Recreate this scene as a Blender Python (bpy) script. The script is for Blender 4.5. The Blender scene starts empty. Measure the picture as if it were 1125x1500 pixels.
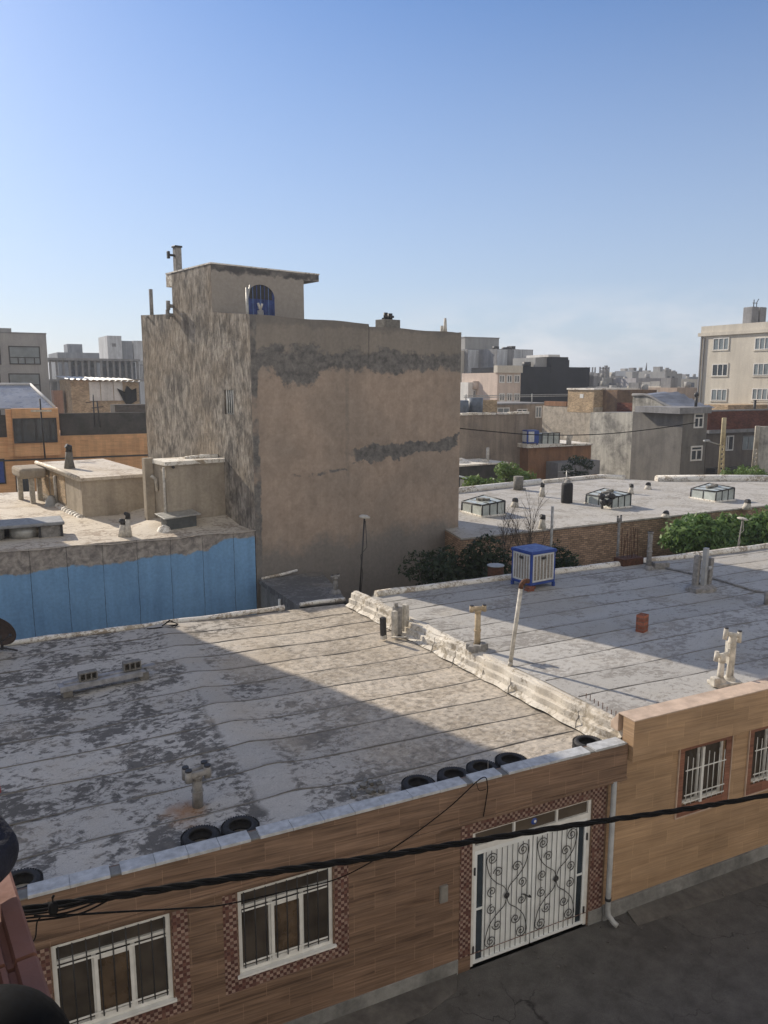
import bpy, bmesh, math, random
from mathutils import Vector, Matrix, Quaternion
random.seed(7)
R = math.radians
SC = bpy.context.scene
COL = SC.collection
# ------------------------------------------------------------------ survey of the place (metres; eye at the origin of X, Y)
F, CX, CY, HOR, HDG, EYE = 1130., 562.5, 750., 560., R(25.45), 10.4
TH = math.atan((CY-HOR)/F)
FW = (math.sin(HDG), math.cos(HDG)); RT = (math.cos(HDG), -math.sin(HDG))
def ray(px, py):
    u = (px-CX)/F; v = (CY-py)/F
    d = math.cos(TH)+v*math.sin(TH); z = -math.sin(TH)+v*math.cos(TH)
    return Vector((FW[0]*d+RT[0]*u, FW[1]*d+RT[1]*u, z))
E0 = Vector((0, 0, EYE))
def onz(px, py, z):
    r = ray(px, py); return E0+r*((z-EYE)/r.z)
def ony(px, py, y):
    r = ray(px, py); return E0+r*(y/r.y)
def at(px, py, d):
    r = ray(px, py); return E0+r*(d/(r.x*FW[0]+r.y*FW[1]))
def onplane(px, py, o, ang):
    """hit of a sight line with the vertical plane through o running along ang; returns (distance along, z)"""
    r = ray(px, py); dx, dy = math.cos(ang), math.sin(ang)
    det = -dx*r.y+r.x*dy
    s = (o[0]*r.y-r.x*o[1])/det
    t = ((o[0]+s*dx)*r.x+(o[1]+s*dy)*r.y)/(r.x**2+r.y**2)
    return s, EYE+r.z*t
# ------------------------------------------------------------------ mesh builder
class MB:
    def __init__(s): s.v = []; s.f = []; s.m = []; s.smooth = []
    def add(s, vs, fs, m=0, M=None, sm=False):
        b = len(s.v)
        s.v += [tuple(M @ Vector(v)) if M is not None else tuple(v) for v in vs]
        for f in fs: s.f.append([b+i for i in f]); s.m.append(m); s.smooth.append(sm)
        return s
    def box(s, x0, x1, y0, y1, z0, z1, m=0, M=None):
        if x0 > x1: x0, x1 = x1, x0
        if y0 > y1: y0, y1 = y1, y0
        if z0 > z1: z0, z1 = z1, z0
        v = [(x0,y0,z0),(x1,y0,z0),(x1,y1,z0),(x0,y1,z0),(x0,y0,z1),(x1,y0,z1),(x1,y1,z1),(x0,y1,z1)]
        return s.add(v, [(3,2,1,0),(4,5,6,7),(0,1,5,4),(1,2,6,5),(2,3,7,6),(3,0,4,7)], m, M)
    def prism(s, poly, z0, z1, m=0, M=None):
        a = sum(poly[i][0]*poly[(i+1)%len(poly)][1]-poly[(i+1)%len(poly)][0]*poly[i][1] for i in range(len(poly)))
        if a < 0: poly = poly[::-1]
        n = len(poly)
        zt = z1 if isinstance(z1, (list, tuple)) else [z1]*n
        if a < 0 and isinstance(z1, (list, tuple)): zt = list(z1)[::-1]
        v = [(p[0],p[1],z0) for p in poly]+[(p[0],p[1],zt[i]) for i, p in enumerate(poly)]
        fs = [tuple(range(n-1,-1,-1)), tuple(range(n,2*n))]+[(i,(i+1)%n,n+(i+1)%n,n+i) for i in range(n)]
        return s.add(v, fs, m, M)
    def quad(s, a, b, c, d, m=0, M=None): return s.add([a,b,c,d], [(0,1,2,3)], m, M)
    def tube(s, pts, r, n=8, m=0, caps=True, M=None, closed=False):
        pts = [Vector(p) for p in pts]; k = len(pts)
        rs = r if isinstance(r, (list, tuple)) else [r]*k
        tg = []
        for i in range(k):
            if closed: t = pts[(i+1)%k]-pts[i-1]
            else: t = pts[min(i+1,k-1)]-pts[max(i-1,0)]
            tg.append(t.normalized() if t.length > 1e-9 else Vector((0,0,1)))
        a = tg[0].orthogonal().normalized(); vs = []
        for i in range(k):
            if i: a = (tg[i-1].rotation_difference(tg[i]) @ a)
            a = (a-tg[i]*a.dot(tg[i])).normalized(); b = tg[i].cross(a)
            for j in range(n):
                w = 2*math.pi*j/n; vs.append(pts[i]+(a*math.cos(w)+b*math.sin(w))*rs[i])
        fs = []
        for i in range(k if closed else k-1):
            i2 = (i+1)%k
            for j in range(n): fs.append((i*n+j, i*n+(j+1)%n, i2*n+(j+1)%n, i2*n+j))
        s.add(vs, fs, m, M, True)
        if caps and not closed:
            b0 = len(s.v)-len(vs)
            s.f.append([b0+j for j in range(n-1,-1,-1)]); s.m.append(m); s.smooth.append(False)
            s.f.append([b0+(k-1)*n+j for j in range(n)]); s.m.append(m); s.smooth.append(False)
        return s
    def lathe(s, prof, n=24, m=0, M=None, sm=True):
        vs = []; fs = []; k = len(prof)
        for r, z in prof:
            for j in range(n):
                w = 2*math.pi*j/n; vs.append((r*math.cos(w), r*math.sin(w), z))
        for i in range(k-1):
            for j in range(n): fs.append((i*n+j, i*n+(j+1)%n, (i+1)*n+(j+1)%n, (i+1)*n+j))
        return s.add(vs, fs, m, M, sm)
    def wall(s, x0, x1, z0, z1, y, holes=(), reveal=.12, m=0, M=None):
        """front sheet facing -Y with openings and reveals going back"""
        xs = sorted({x0, x1, *[h[0] for h in holes], *[h[1] for h in holes]})
        zs = sorted({z0, z1, *[h[2] for h in holes], *[h[3] for h in holes]})
        for i in range(len(xs)-1):
            for j in range(len(zs)-1):
                cx, cz = (xs[i]+xs[i+1])/2, (zs[j]+zs[j+1])/2
                if any(h[0] < cx < h[1] and h[2] < cz < h[3] for h in holes): continue
                s.quad((xs[i],y,zs[j]),(xs[i+1],y,zs[j]),(xs[i+1],y,zs[j+1]),(xs[i],y,zs[j+1]), m, M)
        for a, b, c, d in holes:
            e = y+reveal
            s.quad((a,y,c),(a,y,d),(a,e,d),(a,e,c), m, M); s.quad((b,y,c),(b,e,c),(b,e,d),(b,y,d), m, M)
            s.quad((a,y,c),(a,e,c),(b,e,c),(b,y,c), m, M); s.quad((a,y,d),(b,y,d),(b,e,d),(a,e,d), m, M)
        return s
    def build(s, name, mats, parent=None, world=False, bevel=0):
        me = bpy.data.meshes.new(name)
        v = s.v
        if world and parent is not None:
            inv = parent_matrix(parent).inverted(); v = [tuple(inv @ Vector(p)) for p in v]
        me.from_pydata(v, [], s.f)
        if not isinstance(mats, (list, tuple)): mats = [mats]
        for m in mats: me.materials.append(m)
        me.polygons.foreach_set('material_index', s.m); me.polygons.foreach_set('use_smooth', s.smooth)
        me.update()
        o = bpy.data.objects.new(name, me); COL.objects.link(o)
        if parent is not None: o.parent = parent
        if bevel:
            b = o.modifiers.new('bevel', 'BEVEL'); b.width = bevel; b.segments = 2; b.limit_method = 'ANGLE'; b.angle_limit = R(50)
        return o
def parent_matrix(o):
    M = o.matrix_basis.copy()
    while o.parent: o = o.parent; M = o.matrix_basis @ M
    return M
def tag(o, label, cat, group=None, kind=None):
    if label: o['label'] = label
    if cat: o['category'] = cat
    if group: o['group'] = group
    if kind: o['kind'] = kind
    return o
def thing(name, label, cat, loc=(0,0,0), rz=0., group=None):
    o = bpy.data.objects.new(name, None); COL.objects.link(o); o.empty_display_size = .2
    o.location = loc; o.rotation_euler = (0,0,rz)
    return tag(o, label, cat, group)
def solo(name, label, cat, mb, mat, loc=(0,0,0), rz=0., group=None, bevel=0):
    o = mb.build(name, mat, None, bevel=bevel); o.location = loc; o.rotation_euler = (0,0,rz)
    return tag(o, label, cat, group)
def dup(o, loc, rz, label, group=None, scale=None):
    def cp(a, par):
        c = a.copy(); COL.objects.link(c)
        if par is not None: c.parent = par
        for ch in a.children: cp(ch, c)
        return c
    c = cp(o, None); c.location = loc; c.rotation_euler = (0,0,rz); c['label'] = label
    if group: c['group'] = group
    if scale: c.scale = (scale,)*3
    return c
def TR(x=0, y=0, z=0, rx=0, ry=0, rz=0):
    return Matrix.Translation((x,y,z)) @ Matrix.Rotation(rz,4,'Z') @ Matrix.Rotation(ry,4,'Y') @ Matrix.Rotation(rx,4,'X')
# ------------------------------------------------------------------ materials
class N:
    def __init__(s, name, rough=.85, spec=.3):
        s.mat = bpy.data.materials.new(name); s.mat.use_nodes = True
        s.t = s.mat.node_tree; s.b = s.t.nodes['Principled BSDF']
        s.b.inputs['Roughness'].default_value = rough; s.b.inputs['Specular IOR Level'].default_value = spec
        s._o = None
    def new(s, k, **kw):
        n = s.t.nodes.new(k)
        for a, b in kw.items(): setattr(n, a, b)
        return n
    def put(s, sock, v):
        if hasattr(v, 'is_output') or isinstance(v, bpy.types.NodeSocket): s.t.links.new(v, sock)
        elif isinstance(v, (tuple, list)) and len(v) == 3 and sock.type == 'RGBA': sock.default_value = (*v, 1)
        else: sock.default_value = v
    def obj(s):
        if s._o is None: s._o = s.new('ShaderNodeTexCoord')
        return s._o.outputs['Object']
    def nrm(s): s.obj(); return s._o.outputs['Normal']
    def sep(s, v):
        n = s.new('ShaderNodeSeparateXYZ'); s.put(n.inputs[0], v); return n.outputs
    def comb(s, x, y, z):
        n = s.new('ShaderNodeCombineXYZ'); s.put(n.inputs[0], x); s.put(n.inputs[1], y); s.put(n.inputs[2], z); return n.outputs[0]
    def m(s, op, a, b=0., c=None, clamp=False):
        n = s.new('ShaderNodeMath', operation=op, use_clamp=clamp); s.put(n.inputs[0], a); s.put(n.inputs[1], b)
        if c is not None: s.put(n.inputs[2], c)
        return n.outputs[0]
    def vmul(s, v, k):
        n = s.new('ShaderNodeVectorMath', operation='MULTIPLY'); s.put(n.inputs[0], v); n.inputs[1].default_value = k; return n.outputs[0]
    def vadd(s, v, k):
        n = s.new('ShaderNodeVectorMath', operation='ADD'); s.put(n.inputs[0], v); s.put(n.inputs[1], k); return n.outputs[0]
    def noise(s, scale=5., det=5., rough=.55, vec=None, dist=0., col=False):
        n = s.new('ShaderNodeTexNoise'); s.put(n.inputs['Vector'], vec if vec is not None else s.obj())
        n.inputs['Scale'].default_value = scale; n.inputs['Detail'].default_value = det; n.inputs['Roughness'].default_value = rough
        n.inputs['Distortion'].default_value = dist
        return n.outputs['Color' if col else 'Fac']
    def vor(s, scale=5., vec=None, feature='F1', out='Distance'):
        n = s.new('ShaderNodeTexVoronoi', feature=feature); s.put(n.inputs['Vector'], vec if vec is not None else s.obj())
        n.inputs['Scale'].default_value = scale; return n.outputs[out]
    def white(s, vec):
        n = s.new('ShaderNodeTexWhiteNoise'); s.put(n.inputs['Vector'], vec); return n.outputs['Value']
    def map(s, v, a, b, c=0., d=1.):
        n = s.new('ShaderNodeMapRange'); s.put(n.inputs[0], v)
        for i, k in enumerate((a,b,c,d)): n.inputs[i+1].default_value = k
        return n.outputs[0]
    def mix(s, f, a, b):
        n = s.new('ShaderNodeMix', data_type='RGBA'); s.put(n.inputs[0], f); s.put(n.inputs[6], a); s.put(n.inputs[7], b); return n.outputs[2]
    def mul(s, a, b, f=1.):
        n = s.new('ShaderNodeMix', data_type='RGBA', blend_type='MULTIPLY'); s.put(n.inputs[0], f); s.put(n.inputs[6], a); s.put(n.inputs[7], b); return n.outputs[2]
    def grey(s, f): return s.comb(f, f, f)
    def wallv(s):
        """(along the wall, up, 0) whichever way the upright face looks"""
        o = s.sep(s.obj()); n = s.sep(s.nrm())
        k = s.m('GREATER_THAN', s.m('ABSOLUTE', n[0]), .6)
        top = s.m('GREATER_THAN', s.m('ABSOLUTE', n[2]), .7)
        u = s.m('ADD', s.m('MULTIPLY', o[0], s.m('SUBTRACT', 1., k)), s.m('MULTIPLY', o[1], k))
        v = s.m('ADD', s.m('MULTIPLY', o[2], s.m('SUBTRACT', 1., top)), s.m('MULTIPLY', o[1], top))
        return s.comb(u, v, 0.)
    def color(s, c): s.put(s.b.inputs['Base Color'], c)
    def rough(s, c): s.put(s.b.inputs['Roughness'], c)
    def bump(s, h, strength=.4, dist=.02):
        n = s.new('ShaderNodeBump'); n.inputs['Strength'].default_value = strength; n.inputs['Distance'].default_value = dist
        s.put(n.inputs['Height'], h); s.t.links.new(n.outputs[0], s.b.inputs['Normal'])
def plain(name, c, rough=.6, metal=0., spec=.4, var=.25, scale=6., bump=0.):
    n = N(name, rough, spec); n.b.inputs['Metallic'].default_value = metal
    f = n.noise(scale, 6.); n.color(n.mul(c, n.grey(n.map(f, .3, .7, 1-var, 1+var*.6))))
    n.rough(n.map(n.noise(scale*2.3, 3.), .3, .7, max(.05, rough-.1), min(1, rough+.12)))
    if bump: n.bump(n.noise(scale*4, 6.), bump)
    return n.mat
def plaster(name, c, c2=None, scale=.8, streak=.25, bump=.35, fine=9.):
    """weathered render: broad blotches, vertical runs, grit"""
    n = N(name, .93, .15); v = n.wallv()
    c2 = c2 or tuple(k*.62 for k in c)
    big = n.noise(scale, 7., .62, v, .4)
    run = n.noise(1., 4., .6, n.vmul(v, (1.5, .16, 1.)), .6)
    col = n.mix(n.map(n.m('ADD', n.m('MULTIPLY', big, .7), n.m('MULTIPLY', n.noise(scale*4.3, 7., .66, v, .6), .3)), .43, .60), c, c2)
    col = n.mul(col, n.grey(n.map(run, .38, .7, 1.0+streak*.2, 1.-streak)))
    g = n.noise(fine, 8., .7); col = n.mul(col, n.grey(n.map(g, .3, .72, .84, 1.12)))
    n.color(col); n.bump(n.m('ADD', g, n.m('MULTIPLY', big, .5)), bump, .03)
    return n.mat
def bricks(name, c, mortar, bw=.22, bh=.075, var=.35, patch=.3):
    n = N(name, .93, .15); v = n.wallv()
    t = n.new('ShaderNodeTexBrick'); n.put(t.inputs['Vector'], v)
    t.inputs['Scale'].default_value = 1.; t.inputs['Brick Width'].default_value = bw; t.inputs['Row Height'].default_value = bh
    t.inputs['Mortar Size'].default_value = bh*.13; t.inputs['Mortar Smooth'].default_value = .3; t.inputs['Bias'].default_value = 0.
    t.inputs['Color1'].default_value = (*[k*(1-var) for k in c],1); t.inputs['Color2'].default_value = (*[k*(1+var*.6) for k in c],1)
    t.inputs['Mortar'].default_value = (*mortar,1)
    b = n.noise(.9, 6., .6, v); g = n.noise(14., 5.)
    col = n.mul(t.outputs['Color'], n.grey(n.map(b, .35, .68, 1.1, 1-patch))); col = n.mul(col, n.grey(n.map(g, .3, .7, .82, 1.12)))
    n.color(col); n.bump(n.m('SUBTRACT', n.m('MULTIPLY', g, .4), t.outputs['Fac']), .5, .015)
    return n.mat
def membrane(name, light, dark, tan, lap=None, strip=None, patch=.5, tanx=None, rust=None, scale=1.):
    """bitumen roofing sheet with worn aluminium paint"""
    n = N(name, .8, .25); o = n.obj()
    wob = n.vadd(o, n.vmul(n.vadd(n.noise(1.3, 4., col=True), (-.5,-.5,-.5)), (.5,.5,.5)))
    a = n.noise(.8*scale, 6., .6, wob, .3)
    b = n.noise(6.2*scale, 9., .68, n.vmul(wob, (.9, 1.25, 1.)), .25)
    c = n.noise(.42*scale, 6., .6, o, .5)
    fine = n.noise(38., 5., .65)
    worn = n.map(n.m('ADD', n.m('MULTIPLY', a, .46), n.m('MULTIPLY', b, .54)), .5-.03+.08*(1-2*patch), .5+.03+.08*(1-2*patch))
    if strip is not None:
        sx_ = n.sep(o); dd = n.m('ABSOLUTE', n.m('SUBTRACT', n.m('ADD', sx_[0], n.m('MULTIPLY', n.noise(1.7, 5.), .5)), strip))
        worn = n.m('MAXIMUM', worn, n.map(dd, .30, .42, .9, 0.))
    col = n.mix(worn, dark, light)
    col = n.mix(n.map(c, .5, .68, 0., .75), col, tan)
    if tanx is not None:
        x = n.sep(o)[0]; k = n.map(n.m('ADD', x, n.m('MULTIPLY', n.noise(.6, 4.), 4.)), tanx, tanx+2.5, 0., .62)
        col = n.mix(k, col, n.mul(tan, n.grey(n.map(n.noise(6.5, 9., .72), .36, .60, .50, 1.32))))
    if lap is not None:
        ly = n.sep(o)[1]; fr = n.m('FRACT', n.m('ADD', n.m('DIVIDE', n.m('SUBTRACT', ly, lap[0]), lap[1]), n.m('MULTIPLY', n.m('SUBTRACT', n.noise(1.5, 4.), .5), .10)))
        dirt = n.m('MULTIPLY', n.map(fr, 0., .16, 1., 0.), n.map(n.noise(1.1, 5., .6), .35, .6)); col = n.mix(n.m('MULTIPLY', dirt, .6), col, tuple(k*.85 for k in dark))
        sheet = n.white(n.comb(n.m('FLOOR', n.m('DIVIDE', n.m('SUBTRACT', ly, lap[0]), lap[1])), 2., 5.)); col = n.mul(col, n.grey(n.map(sheet, 0., 1., .9, 1.08)))
    crack = n.map(n.vor(2.3, n.vadd(wob, n.vmul(n.noise(5., 4., col=True), (.35,.35,.2))), 'DISTANCE_TO_EDGE'), .0, .012, 1., 0.)
    crack = n.m('MULTIPLY', crack, n.map(n.noise(.8, 3.), .56, .64))
    col = n.mix(n.m('MULTIPLY', crack, .7), col, tuple(k*.3 for k in dark))
    spots = n.map(n.noise(11., 3., .5, n.vmul(wob, (.6, 1.1, 1.))), .63, .70); col = n.mix(n.m('MULTIPLY', spots, .55), col, tuple(k*.7 for k in dark))
    if rust:
        d = n.new('ShaderNodeVectorMath', operation='DISTANCE'); n.put(d.inputs[0], wob); d.inputs[1].default_value = rust
        col = n.mix(n.map(n.m('ADD', d.outputs['Value'], n.m('MULTIPLY', n.noise(5., 5.), .5)), .35, .72, .85, 0.), col, (.30,.15,.06))
    col = n.mul(col, n.grey(n.map(fine, .3, .72, .82, 1.14)))
    n.color(col); n.rough(n.map(worn, 0., 1., .92, .62)); n.bump(n.m('ADD', n.m('MULTIPLY', worn, .35), n.m('ADD', n.m('MULTIPLY', b, .5), n.m('MULTIPLY', fine, .4))), .45, .02)
    return n.mat
def woodtile(name, base, dark, light, tw=.75, th=.30, amp=1.):
    """stone-look tile with long wavering bands, open joints"""
    n = N(name, .5, .35); v = n.wallv(); s = n.sep(v)
    row = n.m('FLOOR', n.m('DIVIDE', s[1], th)); off = n.m('MULTIPLY', n.m('MODULO', row, 2.), tw*.5)
    cell = n.m('FLOOR', n.m('DIVIDE', n.m('ADD', s[0], off), tw)); rnd = n.white(n.comb(cell, row, 0.))
    # bands drift up to the right across several courses
    skew = n.comb(n.m('MULTIPLY', s[0], .22), n.m('ADD', s[1], n.m('MULTIPLY', s[0], .045)), n.m('MULTIPLY', rnd, .35))
    w = n.noise(1., 5., .62, n.vmul(skew, (1.6, 7.5, 1.)), .5)
    w2 = n.noise(1., 6., .65, n.vmul(skew, (4., 30., 1.)), .4)
    col = n.mix(n.map(w, .40, .62), light, base); col = n.mix(n.map(w, .57, .70, 0., .85*amp), col, dark)
    col = n.mul(col, n.grey(n.map(w2, .38, .64, 1.12, 1-.42*amp)))
    col = n.mul(col, n.grey(n.map(rnd, 0., 1., .88, 1.08)))
    fx = n.m('FRACT', n.m('DIVIDE', n.m('ADD', s[0], off), tw)); fz = n.m('FRACT', n.m('DIVIDE', s[1], th))
    j = n.m('MAXIMUM', n.m('LESS_THAN', fx, .008/tw*1.0), n.m('MULTIPLY', n.m('LESS_THAN', fz, .007/th), .35))
    col = n.mix(n.m('MULTIPLY', j, .6), col, tuple(min(1, k*1.5) for k in light))
    dirt = n.noise(.7, 6., .6, v); col = n.mul(col, n.grey(n.map(dirt, .4, .7, 1.04, .78)))
    n.color(col); n.rough(n.map(w2, .3, .7, .4, .62)); n.bump(n.m('SUBTRACT', n.m('MULTIPLY', w, .8), j), .35, .012)
    return n.mat
def mosaic(name, cols, size=.055):
    n = N(name, .45, .4); v = n.wallv(); s = n.sep(v)
    i, j = n.m('FLOOR', n.m('DIVIDE', s[0], size)), n.m('FLOOR', n.m('DIVIDE', s[1], size))
    par = n.m('MODULO', n.m('ABSOLUTE', n.m('ADD', i, j)), 2.); rnd = n.white(n.comb(i, j, 3.))
    sw = n.m('GREATER_THAN', n.m('ADD', n.m('MULTIPLY', par, .55), n.m('MULTIPLY', rnd, .5)), .5)
    col = n.mix(sw, cols[0], cols[1]); col = n.mix(n.m('GREATER_THAN', rnd, .82), col, cols[2])
    col = n.mul(col, n.grey(n.map(n.white(n.comb(j, i, 9.)), 0., 1., .75, 1.2)))
    fx, fz = n.m('FRACT', n.m('DIVIDE', s[0], size)), n.m('FRACT', n.m('DIVIDE', s[1], size))
    g = n.m('MAXIMUM', n.m('LESS_THAN', fx, .07), n.m('LESS_THAN', fz, .07))
    n.color(n.mix(g, col, (.13,.09,.07))); n.bump(n.m('SUBTRACT', 1., g), .3, .006)
    return n.mat
def glass(name, c=(.03,.04,.05), rough=.12):
    n = N(name, rough, .6); f = n.noise(1.7, 3.); n.color(n.mul(c, n.grey(n.map(f, .35, .65, .7, 1.5))))
    n.bump(n.noise(1.2, 2.), .05, .02); return n.mat
def leafmat(name, c, c2):
    n = N(name, .55, .35)
    r = n.new('ShaderNodeObjectInfo'); g = n.new('ShaderNodeNewGeometry')
    f = n.m('FRACT', n.m('MULTIPLY', g.outputs['Random Per Island'], 7.3))
    n.color(n.mix(f, c, c2))
    n.b.inputs['Transmission Weight'].default_value = 0.
    ts = n.new('ShaderNodeBsdfTranslucent'); n.put(ts.inputs[0], n.mix(f, tuple(k*1.3 for k in c), tuple(k*1.3 for k in c2)))
    mx = n.new('ShaderNodeMixShader'); mx.inputs[0].default_value = .3
    out = n.t.nodes['Material Output']
    n.t.links.new(n.b.outputs[0], mx.inputs[1]); n.t.links.new(ts.outputs[0], mx.inputs[2]); n.t.links.new(mx.outputs[0], out.inputs[0])
    return n.mat

# specific materials
M_near_roof = membrane('worn_silver_roof', (.495,.462,.412), (.14,.13,.118), (.47,.405,.32), patch=.57, lap=(1.34,1.045), strip=-.95, tanx=1.2, rust=(-2.75,1.6,3.5))
M_right_roof = membrane('grey_roof_sheet', (.44,.425,.395), (.28,.265,.245), (.40,.37,.32), patch=.72, lap=(.8,1.02))
M_far_roof = membrane('pale_roof_sheet', (.45,.43,.395), (.30,.28,.25), (.41,.38,.33), patch=.66)
M_blue_roof = membrane('cream_roof_sheet', (.60,.54,.45), (.36,.30,.24), (.55,.47,.36), patch=.72)
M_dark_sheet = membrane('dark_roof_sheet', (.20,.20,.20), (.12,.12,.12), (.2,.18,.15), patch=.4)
M_seam = plain('seam_tar', (.19,.178,.16), .9, scale=14., bump=.4)
M_flash = membrane('flaking_white_flashing', (.80,.77,.70), (.36,.30,.23), (.66,.60,.49), patch=.72, scale=1.6)
M_brown = woodtile('brown_stone_tile', (.188,.118,.078), (.088,.054,.037), (.245,.16,.11))
M_ochre = woodtile('ochre_stone_tile', (.37,.245,.145), (.31,.20,.117), (.41,.277,.168), tw=.9, th=.3, amp=.4)
M_mosaic = mosaic('red_mosaic', [(.085,.032,.028), (.29,.205,.165), (.15,.075,.058)])
M_redstone = woodtile('red_stone_trim', (.22,.10,.065), (.14,.06,.04), (.27,.13,.085), tw=.4, th=.4, amp=.6)
M_cement = plaster('grey_cement', (.26,.26,.25), (.17,.17,.165), 1.4)
M_coping = plain('white_coping_block', (.44,.455,.47), .7, var=.3, scale=9., bump=.3)
M_ochretop = plain('beige_coping', (.52,.40,.31), .7, var=.25, scale=4., bump=.25)
M_white = plain('white_frame_paint', (.70,.70,.67), .45, var=.15, scale=5.)
M_gatewhite = plain('white_sheet_metal', (.76,.79,.79), .4, var=.12, scale=3.)
M_iron = plain('black_iron', (.03,.03,.032), .5, var=.3, scale=20.)
M_dglass = glass('dark_glass')
M_browng = glass('brown_tinted_glass', (.055,.046,.037))
M_curtain = plain('brown_curtain_glass', (.10,.07,.045), .3, var=.6, scale=3.5)
M_blindglass = plain('pale_curtain_glass', (.20,.235,.25), .2, var=.3, scale=.6)
M_steel = plain('galvanised_steel', (.42,.42,.40), .5, .5, var=.35, scale=7.)
M_pipe_white = plain('white_cement_pipe', (.52,.49,.43), .8, var=.4, scale=9., bump=.3)
M_pipe_grey = plain('grey_cement_pipe', (.27,.26,.245), .85, var=.4, scale=9., bump=.3)
M_pvc = plain('pale_grey_pvc', (.36,.37,.37), .5, var=.25, scale=4.)
M_rubber = plain('tyre_rubber', (.022,.022,.024), .75, var=.4, scale=12.)
M_concblock = plain('concrete_block_grey', (.20,.19,.17), .95, var=.35, scale=10., bump=.4)
M_board = plain('weathered_board', (.30,.30,.31), .85, var=.45, scale=5., bump=.3)
M_bluepaint = plain('blue_cooler_paint', (.03,.07,.29), .4, var=.2, scale=4.)
M_coolwhite = plain('cooler_white', (.62,.63,.62), .5, var=.2, scale=5.)
M_pad = plain('cooler_pad', (.33,.30,.26), .9, var=.5, scale=30., bump=.4)
M_brickred = bricks('red_hollow_brick', (.33,.12,.075), (.2,.12,.09), .3, .1)
M_rust = plain('rusty_iron', (.10,.045,.025), .85, var=.5, scale=14.)
M_wire = plain('black_cable', (.007,.007,.0075), .85, spec=.1, var=.3, scale=10.)
M_terra = plain('terracotta_ledge', (.18,.085,.063), .75, var=.3, scale=6., bump=.2)
M_asphalt = None
# ------------------------------------------------------------------ ground and street
def asphalt():
    n = N('street_asphalt', .9, .25); o = n.obj()
    a = n.noise(.35, 7., .62, o, .6); b = n.noise(2.6, 7., .65); f = n.noise(60., 4., .7)
    col = n.mix(n.map(a, .42, .62), (.108,.102,.094), (.082,.077,.072)); col = n.mul(col, n.grey(n.map(b, .32, .7, 1.2, .72)))
    col = n.mul(col, n.grey(n.map(f, .3, .7, .75, 1.2)))
    ck = n.map(n.vor(.7, n.vadd(o, n.vmul(n.noise(2., 5., col=True), (.9,.9,.0))), 'DISTANCE_TO_EDGE'), 0., .012, 1., 0.)
    col = n.mix(n.m('MULTIPLY', ck, n.map(n.noise(.5, 3.), .45, .6)), col, (.035,.032,.03))
    sp = n.map(n.noise(5., 3.), .66, .72); col = n.mix(n.m('MULTIPLY', sp, .0), col, (.19,.175,.155))
    n.color(col); n.bump(f, .5, .01); n.rough(n.map(b, .3, .7, .8, .97)); return n.mat
def dirt():
    n = N('dry_ground', .95, .1); a = n.noise(.06, 8., .65); b = n.noise(1.5, 6.)
    col = n.mix(n.map(a, .4, .6), (.20,.165,.125), (.13,.115,.09)); n.color(n.mul(col, n.grey(n.map(b, .3, .7, .8, 1.15)))); return n.mat
mb = MB(); mb.quad((-1500,-1500,0),(1500,-1500,0),(1500,1500,0),(-1500,1500,0))
g = mb.build('ground', dirt()); g['kind'] = 'structure'
mb = MB(); mb.quad((-60,-.7,.004),(70,-.7,.004),(70,10.44,.004),(-60,10.44,.004))
g = mb.build('street', asphalt()); g['kind'] = 'structure'
mb = MB(); mb.prism([(10.3,10.43),(10.2,10.0),(16,9.7),(28,9.75),(40,9.6),(40,10.43)], 0, [.05,.012,.012,.012,.012,.05]); mb.prism([(-20,10.43),(-20,9.9),(0,9.8),(5.5,9.9),(6.2,10.1),(6.4,10.43)], 0, [.05,.012,.012,.012,.012,.05])
g = mb.build('pavement', plaster('broken_concrete_pavement', (.15,.14,.125), (.10,.092,.085), 1.2, .1)); g['kind'] = 'structure'

rnd = random.Random(77); mb = MB()
for i in range(70):
    s = rnd.uniform(.008,.024); x = rnd.uniform(2,16); y = 10.3-abs(rnd.gauss(0,.7)); mb.box(-s,s,-s*.7,s*.7,0,s,0,TR(x,y,.008,rz=rnd.random()*6,rx=rnd.uniform(-.3,.3)))
tag(mb.build('gravel', plain('street_grit', (.12,.11,.10), .95, var=.5, scale=9.)), 'loose grit along the foot of the house fronts', 'grit', None, 'stuff')
# ------------------------------------------------------------------ shared pieces
def slab_window(par, x0, x1, z0, z1, y, sashes=(.33,.67), transom=None, fw=.055, frame=None, pane=None, depth=.05, midpane=None):
    """frame (> pane) set against plane y (looking to -Y, local coordinates of the house)"""
    frame = frame or M_white; pane = pane or M_dglass
    f = MB(); f.box(x0,x0+fw,y-depth,y,z0,z1); f.box(x1-fw,x1,y-depth,y,z0,z1); f.box(x0+fw,x1-fw,y-depth,y,z0,z0+fw); f.box(x0+fw,x1-fw,y-depth,y,z1-fw,z1)
    w = x1-x0
    top = z1-fw
    if transom: f.box(x0+fw,x1-fw,y-depth*.9,y-.002,transom-fw*.4,transom+fw*.4); top = transom-fw*.4
    for k in sashes: f.box(x0+w*k-fw*.5,x0+w*k+fw*.5,y-depth*.95,y-.001,z0+fw,top)
    fr = f.build('window_frame', frame, par)
    p = MB(); p.box(x0+fw*.5,x1-fw*.5,y-depth*.35,y-.004,z0+fw*.5,z1-fw*.5)
    p.build('pane', pane, fr)
    return fr
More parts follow.
